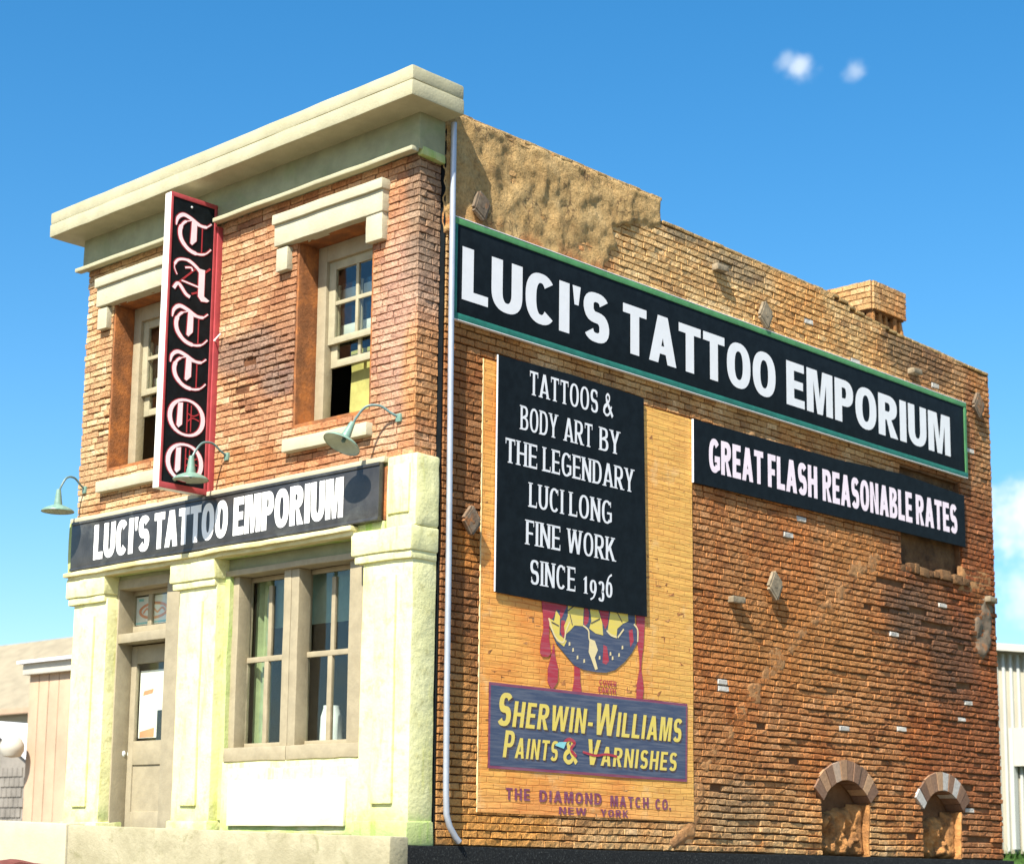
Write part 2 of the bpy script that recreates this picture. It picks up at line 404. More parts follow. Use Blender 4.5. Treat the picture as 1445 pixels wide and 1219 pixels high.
def mk_ink(name, col):
    t = NT(name)
    x, y, z = t.sep()
    st = t.noise(3.4, 6, 0.7, stretch=(1, 0.5, 9))
    c = t.mix(t.rng(st, 0.40, 0.66, 0, 0.45), col, tuple(min(1, 0.6 * v + 0.16) for v in col))
    M[name] = t.fin(c, 0.6, None, 0.3)


mk_ink('ink_blue', (0.055, 0.075, 0.13)); mk_ink('ink_red', (0.42, 0.035, 0.055)); mk_ink('ink_yellow', (0.78, 0.60, 0.11))
mk_ink('ink_purple', (0.22, 0.05, 0.10)); mk_ink('ink_cream', (0.82, 0.66, 0.33)); mk_ink('ink_brown', (0.06, 0.04, 0.05)); mk_ink('ink_navy', (0.05, 0.055, 0.14))
# weathered kerb concrete, granular black base
t = NT('slab_concrete')
c = t.mix(t.rng(t.noise(1.5, 7, 0.7), 0.3, 0.7), (0.30, 0.27, 0.165), (0.41, 0.37, 0.24))
c = t.mix(t.rng(t.noise(2.5, 6, 0.7, dist=1.0), 0.54, 0.70, 0, 0.6), c, (0.20, 0.19, 0.09))
M['slab_concrete'] = t.fin(c, 0.9, t.bump(t.noise(14, 7, 0.7), 0.7, 0.02), 0.2)
t = NT('black_grit')
g = t.noise(34, 5, 0.8)
c = t.ramp(g, [(0.40, (0.006, 0.007, 0.008)), (0.56, (0.016, 0.018, 0.018)), (0.66, (0.08, 0.085, 0.08)), (0.76, (0.35, 0.35, 0.33))])
M['black_grit'] = t.fin(c, 0.85, t.bump(g, 1.0, 0.02), 0.2)
t = NT('grass_green')
c = t.ramp(t.noise(3.0, 7, 0.75), [(0.3, (0.02, 0.06, 0.01)), (0.6, (0.07, 0.15, 0.025)), (0.8, (0.16, 0.24, 0.05))])
M['grass_green'] = t.fin(c, 0.9, t.bump(t.noise(6, 6, 0.7), 1.0, 0.1))


def mk_glass(name, tint=(0.95, 0.97, 0.95), refl=0.02):
    m = bpy.data.materials.new(name); m.use_nodes = True
    n, l = m.node_tree.nodes, m.node_tree.links
    n.clear()
    o = n.new('ShaderNodeOutputMaterial'); tr = n.new('ShaderNodeBsdfTransparent'); gl = n.new('ShaderNodeBsdfGlossy')
    mx = n.new('ShaderNodeMixShader'); fr = n.new('ShaderNodeLayerWeight'); fr.inputs['Blend'].default_value = 0.05
    tr.inputs['Color'].default_value = (*tint, 1); gl.inputs['Roughness'].default_value = 0.03
    ad = n.new('ShaderNodeMath'); ad.operation = 'ADD'; ad.inputs[1].default_value = refl; l.new(fr.outputs['Facing'], ad.inputs[0])
    g = n.new('ShaderNodeNewGeometry')
    nn = n.new('ShaderNodeTexNoise'); nn.inputs['Scale'].default_value = 1.5
    l.new(g.outputs['Position'], nn.inputs['Vector'])
    bp = n.new('ShaderNodeBump'); bp.inputs['Strength'].default_value = 0.15; bp.inputs['Distance'].default_value = 0.05
    l.new(nn.outputs[0], bp.inputs['Height']); l.new(bp.outputs[0], gl.inputs['Normal'])
    l.new(ad.outputs[0], mx.inputs[0]); l.new(tr.outputs[0], mx.inputs[1]); l.new(gl.outputs[0], mx.inputs[2]); l.new(mx.outputs[0], o.inputs[0])
    M[name] = m


mk_glass('glass')


# ------------------------------------------------------------------ object helpers
def tag(o, label=None, cat=None, group=None, kind=None):
    if label: o['label'] = label
    if cat: o['category'] = cat
    if group: o['group'] = group
    if kind: o['kind'] = kind
    return o


def empty(name, loc, label, cat, group=None):
    o = bpy.data.objects.new(name, None); o.location = loc; COL.objects.link(o)
    o.empty_display_size = 0.2
    return tag(o, label, cat, group)


def parent(o, p):
    if p is not None:
        o.parent = p
        o.matrix_parent_inverse = p_world(p).inverted()


def p_world(p):
    m = p.matrix_basis.copy()
    q = p
    while q.parent is not None:
        m = q.parent.matrix_basis @ q.matrix_parent_inverse @ m if False else (q.parent.matrix_basis @ q.matrix_parent_inverse @ m)
        q = q.parent
    return m


def mesh_obj(name, verts, faces, mat, par=None, smooth=False):
    me = bpy.data.meshes.new(name)
    me.from_pydata([tuple(v) for v in verts], [], faces)
    me.update()
    me.materials.append(M[mat] if isinstance(mat, str) else mat)
    if smooth: me.shade_smooth()
    o = bpy.data.objects.new(name, me); COL.objects.link(o)
    parent(o, par)
    return o


class MB:
    """collects shapes into one mesh, vertices in world coordinates"""
    def __init__(self): self.v, self.f = [], []

    def add(self, v, f):
        k = len(self.v); self.v += [Vector(a) for a in v]; self.f += [tuple(i + k for i in q) for q in f]
        return self

    def box(self, x0, x1, y0, y1, z0, z1):
        v = [(x, y, z) for z in (z0, z1) for y in (y0, y1) for x in (x0, x1)]
        return self.add(v, [(0, 2, 3, 1), (4, 5, 7, 6), (0, 1, 5, 4), (2, 6, 7, 3), (0, 4, 6, 2), (1, 3, 7, 5)])

    def rbox(self, x0, x1, y0, y1, z0, z1, bev=0.015, jit=0.006, step=0.35, seed=0.0):
        """bevelled box with slightly uneven, hand-worn edges"""
        bm = bmesh.new()
        bmesh.ops.create_cube(bm, size=1)
        for v in bm.verts:
            v.co = Vector(((x0 + x1) / 2 + v.co.x * (x1 - x0), (y0 + y1) / 2 + v.co.y * (y1 - y0), (z0 + z1) / 2 + v.co.z * (z1 - z0)))
        for ax, (a, b_) in enumerate(((x0, x1), (y0, y1), (z0, z1))):
            n = int((b_ - a) / step)
            for k in range(1, n + 1):
                co = [0, 0, 0]; co[ax] = a + (b_ - a) * k / (n + 1); no = [0, 0, 0]; no[ax] = 1
                bmesh.ops.bisect_plane(bm, geom=bm.verts[:] + bm.edges[:] + bm.faces[:], plane_co=co, plane_no=no)
        if bev > 0:
            bv = min(bev, 0.45 * min(x1 - x0, y1 - y0, z1 - z0))
            sh = [e for e in bm.edges if len(e.link_faces) == 2 and e.calc_face_angle() > 1]
            bmesh.ops.bevel(bm, geom=sh, offset=bv, segments=2, affect='EDGES', profile=0.6)
        for v in bm.verts:
            p = v.co * 1.7 + Vector((seed, seed * 2, 3.1))
            v.co += Vector((noise.noise(p), noise.noise(p + Vector((9, 0, 0))), noise.noise(p + Vector((0, 9, 0))))) * jit
            p = v.co * 7
            v.co += Vector((noise.noise(p), noise.noise(p + Vector((9, 0, 0))), noise.noise(p + Vector((0, 9, 0))))) * jit * 0.5
        bm.verts.index_update()
        self.add([v.co.copy() for v in bm.verts], [tuple(v.index for v in f.verts) for f in bm.faces])
        bm.free()
        return self

    def prism(self, poly, axis, a, b_):
        """poly: 2-D outline, extruded along axis from a to b"""
        def P(p, t):
            return {'x': (t, p[0], p[1]), 'y': (p[0], t, p[1]), 'z': (p[0], p[1], t)}[axis]
        n = len(poly); v = [P(p, a) for p in poly] + [P(p, b_) for p in poly]
        f = [tuple((i, (i + 1) % n, n + (i + 1) % n, n + i)) for i in range(n)]
        tri = tessellate_polygon([[Vector((p[0], p[1], 0)) for p in poly]])
        f += [tuple(q) for q in tri] + [tuple(i + n for i in reversed(q)) for q in tri]
        return self.add(v, f)

    def tube(self, pts, r, n=10, r1=None):
        pts = [Vector(p) for p in pts]
        v, f = [], []
        up = Vector((0.13, 0.2, 1)).normalized()
        for i, p in enumerate(pts):
            d = (pts[min(i + 1, len(pts) - 1)] - pts[max(i - 1, 0)]).normalized()
            a = d.cross(up)
            if a.length < 1e-3: a = d.cross(Vector((1, 0, 0)))
            a.normalize(); b_ = d.cross(a)
            rr = r if r1 is None else r + (r1 - r) * i / (len(pts) - 1)
            for k in range(n):
                an = 2 * math.pi * k / n
                v.append(p + a * math.cos(an) * rr + b_ * math.sin(an) * rr)
        for i in range(len(pts) - 1):
            for k in range(n):
                f.append((i * n + k, i * n + (k + 1) % n, (i + 1) * n + (k + 1) % n, (i + 1) * n + k))
        f.append(tuple(reversed(range(n)))); f.append(tuple((len(pts) - 1) * n + k for k in range(n)))
        return self.add(v, f)

    def lathe(self, prof, loc=(0, 0, 0), mat=None, n=24):
        v, f = [], []
        for r, z in prof:
            for k in range(n):
                a = 2 * math.pi * k / n
                v.append(Vector((r * math.cos(a), r * math.sin(a), z)))
        for i in range(len(prof) - 1):
            for k in range(n):
                f.append((i * n + k, i * n + (k + 1) % n, (i + 1) * n + (k + 1) % n, (i + 1) * n + k))
        v = [(mat @ p if mat else p) + Vector(loc) for p in v]
        return self.add(v, f)

    def build(self, name, mat, par=None, smooth=False, label=None):
        me = bpy.data.meshes.new(name)
        c = Vector((0, 0, 0))
        if self.v:
            lo = Vector([min(p[i] for p in self.v) for i in range(3)]); hi = Vector([max(p[i] for p in self.v) for i in range(3)])
            c = Vector(((lo.x + hi.x) / 2, (lo.y + hi.y) / 2, lo.z))
        me.from_pydata([tuple(p - c) for p in self.v], [], self.f)
        me.update()
        me.materials.append(M[mat])
        bm = bmesh.new(); bm.from_mesh(me); bmesh.ops.recalc_face_normals(bm, faces=bm.faces[:]); bm.to_mesh(me); bm.free()
        if smooth:
            me.shade_smooth()
            try: me.set_sharp_from_angle(angle=R(35))
            except Exception: pass
        o = bpy.data.objects.new(name, me); o.location = c; COL.objects.link(o)
        parent(o, par)
        if label: o['label'] = label
        return o


def part(name, mat, par, *a, **k):
    lab = k.pop('label', None)
    return MB().rbox(*a, **k).build(name, mat, par, smooth=True, label=lab)


# ------------------------------------------------------------------ lettering
def ell(cx, cy, rx, ry, a0, a1, n=18, p=2.35):
    o = []
    for i in range(n + 1):
        a = R(a0 + (a1 - a0) * i / n); c, s = math.cos(a), math.sin(a)
        o.append((cx + rx * math.copysign(abs(c) ** (2 / p), c), cy + ry * math.copysign(abs(s) ** (2 / p), s)))
    return o


def strip(path, widths):
    n = len(path); L, Rr = [], []
    for i in range(n):
        a = Vector(path[max(i - 1, 0)]); b_ = Vector(path[min(i + 1, n - 1)]); d = (b_ - a).normalized()
        w = (widths[i] if isinstance(widths, (list, tuple)) else widths) / 2; p = Vector(path[i])
        L.append((p.x - d.y * w, p.y + d.x * w)); Rr.append((p.x + d.y * w, p.y - d.x * w))
    return ('quads', L, Rr)


def cat(pts, n=6):
    o = []
    P = [Vector(p) for p in pts]
    for i in range(len(P) - 1):
        p0, p1, p2, p3 = P[max(i - 1, 0)], P[i], P[i + 1], P[min(i + 2, len(P) - 1)]
        for k in range(n):
            u = k / n
            q = 0.5 * ((2 * p1) + (p2 - p0) * u + (2 * p0 - 5 * p1 + 4 * p2 - p3) * u * u + (3 * p1 - p0 - 3 * p2 + p3) * u ** 3)
            o.append((q.x, q.y))
    o.append(tuple(P[-1])); return o


def glyph(ch, s=0.24, t=0.18, serif=False):
    """returns list of pieces, width.  piece = [outer, hole, ...] or ('quads', L, R)"""
    W = {'I': s, "'": s * 0.8, 'L': .62, 'T': .72, 'E': .64, 'F': .60, 'M': .95, 'N': .78, 'A': .86, 'V': .82, 'W': 1.2, 'K': .80, 'Y': .80,
         'U': .76, 'O': .82, 'C': .78, 'G': .82, 'S': .70, 'D': .78, 'B': .74, 'P': .70, 'R': .78, 'H': .76, '&': .90, '1': .45, '9': .60, '3': .56, '6': .60,
         '.': s, '-': .36, 'J': .6}.get(ch, 0.35)
    if ch == ' ': return [], 0.34
    rect = lambda a, b_, c_, d: [[(a, b_), (c_, b_), (c_, d), (a, d)]]
    pc = []; m = 0.5 - t / 2
    if ch == 'I': pc = [rect(0, 0, s, 1)]
    elif ch == "'": pc = [[[(0, 1), (W, 1), (W * .75, .62), (W * .25, .62)]]]
    elif ch == '.': pc = [rect(0, 0, s, s)]
    elif ch == '-': pc = [rect(0, .32, W, .32 + t)]
    elif ch == 'L': pc = [[[(0, 0), (W, 0), (W, t), (s, t), (s, 1), (0, 1)]]]
    elif ch == 'T': pc = [[[(0, 1), (W, 1), (W, 1 - t), (W / 2 + s / 2, 1 - t), (W / 2 + s / 2, 0), (W / 2 - s / 2, 0), (W / 2 - s / 2, 1 - t), (0, 1 - t)]]]
    elif ch == 'E': pc = [[[(0, 0), (W, 0), (W, t), (s, t), (s, m), (W * .92, m), (W * .92, m + t), (s, m + t), (s, 1 - t), (W * .98, 1 - t), (W * .98, 1), (0, 1)]]]
    elif ch == 'F': pc = [[[(0, 0), (s, 0), (s, m - .03), (W * .9, m - .03), (W * .9, m - .03 + t), (s, m - .03 + t), (s, 1 - t), (W, 1 - t), (W, 1), (0, 1)]]]
    elif ch == 'H': pc = [[[(0, 0), (s, 0), (s, m), (W - s, m), (W - s, 0), (W, 0), (W, 1), (W - s, 1), (W - s, m + t), (s, m + t), (s, 1), (0, 1)]]]
    elif ch == 'M': pc = [[[(0, 0), (0, 1), (s * 1.4, 1), (W / 2, .36), (W - s * 1.4, 1), (W, 1), (W, 0), (W - s * .9, 0), (W - s * .9, .72), (W / 2 + .10, 0), (W / 2 - .10, 0), (s * .9, .72), (s * .9, 0)]]]
    elif ch == 'N': pc = [[[(0, 0), (0, 1), (s, 1), (W - s, .36), (W - s, 1), (W, 1), (W, 0), (W - s, 0), (s, .64), (s, 0)]]]
    elif ch == 'A':
        k = W / 2 - .58 * s; e = 1.05 * s; y0 = .20; y1 = y0 + t * .9; ya = min(.9, (W / 2 - e) / k)
        pc = [[[(0, 0), (k, 1), (W - k, 1), (W, 0), (W - e, 0), (W - e - k * y0, y0), (e + k * y0, y0), (e, 0)], [(e + k * y1, y1), (W - e - k * y1, y1), (W / 2, ya)]]]
    elif ch == 'V': pc = [[[(0, 1), (s * 1.05, 1), (W / 2, .30), (W - s * 1.05, 1), (W, 1), (W / 2 + .55 * s, 0), (W / 2 - .55 * s, 0)]]]
    elif ch == 'W':
        q = W / 4
        pc = [[[(0, 1), (s, 1), (q + .02, .34), (2 * q - .45 * s, 1), (2 * q + .45 * s, 1), (3 * q - .02, .34), (W - s, 1), (W, 1), (3 * q + .55 * s, 0), (3 * q - .5 * s, 0), (2 * q, .62), (q + .5 * s, 0), (q - .55 * s, 0)]]]
    elif ch == 'K': pc = [[[(0, 0), (0, 1), (s, 1), (s, .58), (W - s * 1.25, 1), (W - .02, 1), (.46 * W + .06, .58), (W, 0), (W - s * 1.2, 0), (s + .10, .44), (s, .34), (s, 0)]]]
    elif ch == 'Y': pc = [[[(0, 1), (1.1 * s, 1), (W / 2, .60), (W - 1.1 * s, 1), (W, 1), (W / 2 + s / 2, .42), (W / 2 + s / 2, 0), (W / 2 - s / 2, 0), (W / 2 - s / 2, .42)]]]
    elif ch == 'U':
        pc = [[[(0, 1)] + ell(W / 2, .40, W / 2, .40, 180, 360) + [(W, 1), (W - s, 1)] + ell(W / 2, .40, W / 2 - s, .40 - t, 360, 180) + [(s, 1)]]]
    elif ch == 'O': pc = [[ell(W / 2, .5, W / 2, .5, 0, 350, 30), ell(W / 2, .5, W / 2 - s, .5 - t, 0, 350, 30)]]
    elif ch in 'CG':
        pc = [[ell(W / 2, .5, W / 2, .5, 42, 318, 26) + ell(W / 2, .5, W / 2 - s, .5 - t, 318, 42, 26)]]
        if ch == 'G': pc += [[[(W * .52, .50), (W, .50), (W, .12), (W - s * .8, .06), (W - s * .8, .50 - t), (W * .52, .50 - t)]]]
    elif ch in 'S3':
        ry = (1 - t) / 4; rx = (W - s) / 2; a = ell(W / 2, 1 - t / 2 - ry, rx, ry, 25, 262, 16) if ch == 'S' else ell(W / 2, 1 - t / 2 - ry, rx, ry, 155, -82, 16)
        b_ = ell(W / 2, t / 2 + ry, rx, ry, 82, -155, 16); path = a + b_; wd = []
        for i, p in enumerate(path):
            q = path[min(i + 1, len(path) - 1)]; o = path[max(i - 1, 0)]; d = Vector((q[0] - o[0], q[1] - o[1])).normalized()
            wd.append(t + (s - t) * min(1, abs(d.y) ** 1.3 + (0.5 if 12 < i < 22 and ch == 'S' else 0)))
        pc = [strip(path, wd)]
    elif ch == 'D': pc = [[[(0, 0)] + ell(W * .42, .5, W * .58, .5, -90, 90, 18) + [(0, 1)], [(s, t)] + ell(W * .42, .5, W * .58 - s, .5 - t, -90, 90, 18) + [(s, 1 - t)]]]
    elif ch == 'B':
        pc = [[[(0, 0)] + ell(W * .5, .27, W * .5, .27, -90, 80, 12) + ell(W * .5, .76, W * .44, .24, -80, 90, 12) + [(0, 1)],
               [(s, t * .9)] + ell(W * .5, .27, W * .5 - s, .27 - t * .9, -90, 90, 10) + [(s, .54 - t * .9)], [(s, .54 + t * .1)] + ell(W * .5, .76, W * .44 - s, .22 - t * .8, -90, 90, 10) + [(s, .98 - t * .8)]]]
    elif ch == 'P': pc = [[[(0, 0), (s, 0), (s, .38)] + ell(W * .52, .69, W * .48, .31, -90, 90, 14) + [(0, 1)], [(s, .38 + t)] + ell(W * .52, .69, W * .48 - s, .31 - t, -90, 90, 12) + [(s, 1 - t)]]]
    elif ch == 'R': pc = [[[(0, 0), (s, 0), (s, .40), (s + .06, .40), (W - s * 1.15, 0), (W, 0), (W * .62 + .03, .42)] + ell(W * .50, .71, W * .46, .29, -70, 90, 14) + [(0, 1)],
                           [(s, .42 + t)] + ell(W * .48, .71, W * .46 - s, .29 - t, -90, 90, 12) + [(s, 1 - t)]]]
    elif ch == '&':
        pth = cat([(.92, .02), (.62, .36), (.36, .66), (.30, .84), (.44, .96), (.60, .88), (.60, .72)]); pth2 = cat([(.60, .72), (.42, .54), (.16, .38), (.10, .18), (.30, .04), (.58, .12), (.80, .46)])
        pc = [strip(pth, [s * .9] * 14 + [t * 1.2] * (len(pth) - 14)), strip(pth2, [t * 1.2] * 8 + [s * .9] * 12 + [t * 1.2] * (len(pth2) - 20))]
    elif ch == '1': pc = [[[(W / 2 - s / 2, 0), (W / 2 + s / 2, 0), (W / 2 + s / 2, 1), (W / 2, 1), (.02, .82), (.06, .76), (W / 2 - s / 2, .84)]]]
    elif ch in '69':
        rg = [ell(W / 2, .33, W / 2, .33, 0, 350, 24), ell(W / 2, .33, W / 2 - s, .33 - t, 0, 350, 24)]
        tp = strip(cat([(s / 2, .30), (s * .55, .55), (W * .45, .85), (W * .9, .98)]), [s, s, s, s, s, s * .9, s * .8, s * .8, s * .7, s * .7, s * .6, s * .6, t, t, t, t, t, t, t][:19])
        pc = [rg, tp]
        if ch == '9':
            f = lambda P: [(W - a, 1 - b_) for a, b_ in P]
            pc = [[f(r) for r in rg], ('quads', f(tp[1]), f(tp[2]))]
    if serif:
        h = .045; e = .085
        T = {'I': [(s / 2, 0), (s / 2, 1)], 'L': [(s / 2, 0), (s / 2, 1)], 'T': [(W / 2, 0)], 'E': [(s / 2, 0), (s / 2, 1)], 'F': [(s / 2, 0), (s / 2, 1)],
             'H': [(s / 2, 0), (s / 2, 1), (W - s / 2, 0), (W - s / 2, 1)], 'N': [(s / 2, 1), (s / 2, 0), (W - s / 2, 1)], 'A': [(s / 2, 0), (W - s / 2, 0)],
             'K': [(s / 2, 0), (s / 2, 1), (W - s, 1), (W - s * .5, 0)], 'Y': [(s / 2, 1), (W - s / 2, 1), (W / 2, 0)], 'U': [(s / 2, 1), (W - s / 2, 1)],
             'D': [(s / 2, 0), (s / 2, 1)], 'B': [(s / 2, 0), (s / 2, 1)], 'P': [(s / 2, 0), (s / 2, 1)], 'R': [(s / 2, 0), (s / 2, 1), (W - s * .5, 0)],
             'W': [(s / 2, 1), (W / 2, 1), (W - s / 2, 1)], 'V': [(s / 2, 1), (W - s / 2, 1)], '1': [(W / 2, 0)], 'M': [(s / 2, 0), (s / 2, 1), (W - s / 2, 0), (W - s / 2, 1)]}.get(ch, [])
        for xc, yy in T:
            y0 = 0 if yy == 0 else 1 - h
            pc.append(rect(xc - s / 2 - e, y0, xc + s / 2 + e, y0 + h))
        for a in {'T': [(0, 1, -1), (W - .05, 1, -1)], 'E': [(W - .05, 0, 1), (W * .98 - .05, 1, -1)], 'L': [(W - .05, 0, 1)], 'F': [(W - .05, 1, -1)], 'C': [(W - .13, .72, 1)], 'S': [(W - .13, .70, 1), (.08, .06, 1)], 'G': [(W - .13, .72, 1)]}.get(ch, []):
            x0, y0, sg = a
            pc.append(rect(x0, min(y0, y0 + sg * .24), x0 + .05, max(y0, y0 + sg * .24)))
    return pc, W


class Ink:
    """flat print: thin sheets a millimetre or two proud of their board"""
    def __init__(self, plane, level, out):
        self.pl, self.lv, self.out = plane, level, out
        self.v, self.f = [], []; self.k = 0

    def P(self, u, v, k):
        d = self.lv + self.out * (0.0030 + 0.0008 * k)
        return (u, d, v) if self.pl == 'y' else (d, u, v)

    def piece(self, pc, fn, k):
        if pc[0] == 'quads':
            L, Rr = [fn(*p) for p in pc[1]], [fn(*p) for p in pc[2]]
            b0 = len(self.v); n = len(L)
            self.v += [self.P(u, v, k) for u, v in L] + [self.P(u, v, k) for u, v in Rr]
            self.f += [(b0 + i, b0 + i + 1, b0 + n + i + 1, b0 + n + i) for i in range(n - 1)]
        else:
            cs = [[Vector((*fn(*p), 0)) for p in c] for c in pc]
            tri = tessellate_polygon(cs); b0 = len(self.v)
            for c in cs: self.v += [self.P(p.x, p.y, k) for p in c]
            self.f += [tuple(b0 + i for i in q) for q in tri]

    def word(self, txt, u0, u1, v0, v1, s=.24, t=.18, serif=False, gap=.10, shear=0, lift=None, slope=0.0, bigs=None, small=.8):
        gl, x = [], 0
        for i, ch in enumerate(txt):
            pc, w = glyph(ch, s, t, serif)
            sc = 1.0
            if bigs is not None and i not in bigs: sc = small
            gl.append((pc, x, sc, i)); x += w * (sc if bigs is not None else 1) + gap
        x -= gap
        k = (u1 - u0) / x; h = v1 - v0
        for pc, x0, sc, i in gl:
            dy = (lift or {}).get(i, 0)
            ys = (lift or {}).get(('s', i), 1.0)
            for j, p in enumerate(pc):
                self.piece(p, lambda a, b_: (u0 + (x0 + a * sc) * k + shear * b_ * sc * h, v0 + (b_ * sc * ys + dy) * h + slope * ((x0 + a * sc) * k)), j)
        return self

    def poly(self, pts, k=0):
        self.piece([pts], lambda a, b_: (a, b_), k); return self

    def build(self, name, mat, par, label=None):
        o = mesh_obj(name, self.v, self.f, mat, par)
        if label: o['label'] = label
        return o


# ------------------------------------------------------------------ brick library
def brick_variant(i, neat=False):
    """unit brick: u 0..1, v 0..1, depth 0..1; worn, uneven front"""
    rnd = random.Random(100 + i)
    base = [(0, 0), (.34, 0), (.67, 0), (1, 0), (1, 1), (.66, 1), (.33, 1), (0, 1)]
    j = lambda a: rnd.uniform(-a, a)
    iu, iv_ = (.035, .11) if neat else (.10, .26)
    out = [(u + j(.012), v + j(.05)) for u, v in base]
    v = [(u, w, 0) for u, w in out]
    v += [(u + j(.01), w + j(.03), .72 + j(.08)) for u, w in out]
    for u, w in out:
        v.append((u + (.5 - u) * (iu + j(.02)) * (1 if u in (0, 1) or u < .1 or u > .9 else .1), w + (.5 - w) * (iv_ + j(.05 if neat else .10)), 1 + j(.16 if neat else .13)))
    f = []
    for r in (0, 8):
        for k in range(8):
            f.append((r + k, r + (k + 1) % 8, r + 8 + (k + 1) % 8, r + 8 + k))
    f += [(16, 17, 22, 23), (17, 18, 21, 22), (18, 19, 20, 21)]
    return v, f


VAR = [brick_variant(i) for i in range(24)] + [brick_variant(i, True) for i in range(24, 48)]      # worn ones, then neat ones
VTINT = [random.Random(i * 7).random() for i in range(48)]
pick = lambda neat=True: random.randrange(24, 48) if neat else random.randrange(24)
_vm = {}


def variant_mesh(i, mat):
    if (i, mat) not in _vm:
        v, f = VAR[i]
        me = bpy.data.meshes.new('brick')
        me.from_pydata(v, [], f); me.update(); me.materials.append(M[mat])
        a = me.attributes.new('tint', 'FLOAT', 'FACE'); a.data.foreach_set('value', [VTINT[i]] * len(f))
        _vm[(i, mat)] = me
    return _vm[(i, mat)]


def brick_matrix(plane, lv, out, u0, v0, w, h, dep, tilt=0.0):
    if plane == 'y': m = Matrix(((w, 0, 0, u0), (0, 0, -dep, lv), (0, h, 0, v0), (0, 0, 0, 1)))
    else: m = Matrix(((0, 0, dep, lv), (w, 0, 0, u0), (0, h, 0, v0), (0, 0, 0, 1)))
    return m


CAMP = Vector(cam.location)


def lay_bricks(plane, lv, recs, mat, par, n_obj, name='brick'):
    """recs: (u0, v0, w, h, depth, hidden, colour or None).  nearest visible ones become objects, the rest one mesh"""
    sc = []
    for r in recs:
        u, v = r[0] + r[2] / 2, r[1] + r[3] / 2
        p = Vector((u, lv, v)) if plane == 'y' else Vector((lv, u, v))
        d = (p - CAMP).length
        sc.append((-r[2] * r[3] ** .5 / d ** 2 * (0.001 if r[5] else 1), r))
    sc.sort(key=lambda a: a[0])
    objs = [r for _, r in sc if r[6]] + [r for _, r in sc if not r[6]][:n_obj]
    ids = {id(r) for r in objs}
    for r in objs:
        vi = pick(len(r) < 8 or not r[7])
        o = bpy.data.objects.new(name, variant_mesh(vi, r[6] or mat)); COL.objects.link(o)
        o.parent = par; o.matrix_parent_inverse = p_world(par).inverted()
        o.matrix_basis = brick_matrix(plane, lv, 1, r[0], r[1], r[2], r[3], r[4])
        if r[6]: o['label'] = 'pale whitewashed brick'
    V, F, T = [], [], []
    k = 0
    for _, r in sc:
        if id(r) in ids: continue
        vi = pick(len(r) < 8 or not r[7]); v, f = VAR[vi]
        m = np.array(brick_matrix(plane, lv, 1, r[0], r[1], r[2], r[3], r[4]))
        a = np.array(v) @ m[:3, :3].T + m[:3, 3]
        V.append(a); F += [tuple(i + k for i in q) for q in f]; T += [random.random()] * len(f); k += len(v)
    if V:
        V = np.concatenate(V)
        o = mesh_obj(name, V.tolist(), F, mat, par)
        a = o.data.attributes.new('tint', 'FLOAT', 'FACE'); a.data.foreach_set('value', T)
        o['kind'] = 'stuff'
        o['label'] = 'the smaller and farther bricks of this wall'
        return o


def cut(iv, a, b_):
    o = []
    for x, y in iv:
        if b_ <= x or a >= y: o.append((x, y)); continue
        if a > x: o.append((x, a))
        if b_ < y: o.append((b_, y))
    return o


def course(iv, v, h, length, off, gap, rnd, jl=0.12):
    """cut a row into bricks over the free intervals"""
    res = []
    for a, b_ in iv:
        x = a - ((off + (0 if a == iv[0][0] else rnd.random())) % 1.0) * length
        while x < b_:
            L = length * (1 + rnd.uniform(-jl, jl))
            if x < a and x + L < a + .07: x = a; L = max(L, .12)
            p, q = max(x, a), min(x + L, b_)
            if b_ - q < .06: q = b_; L = b_ - x + .01
            if q - p > 0.05: res.append((p + gap / 2, v + 0.004, q - p - gap, h))
            elif res and q - p > 0.0: res[-1] = (res[-1][0], res[-1][1], res[-1][2] + q - p, res[-1][3])
            x += L
    return res


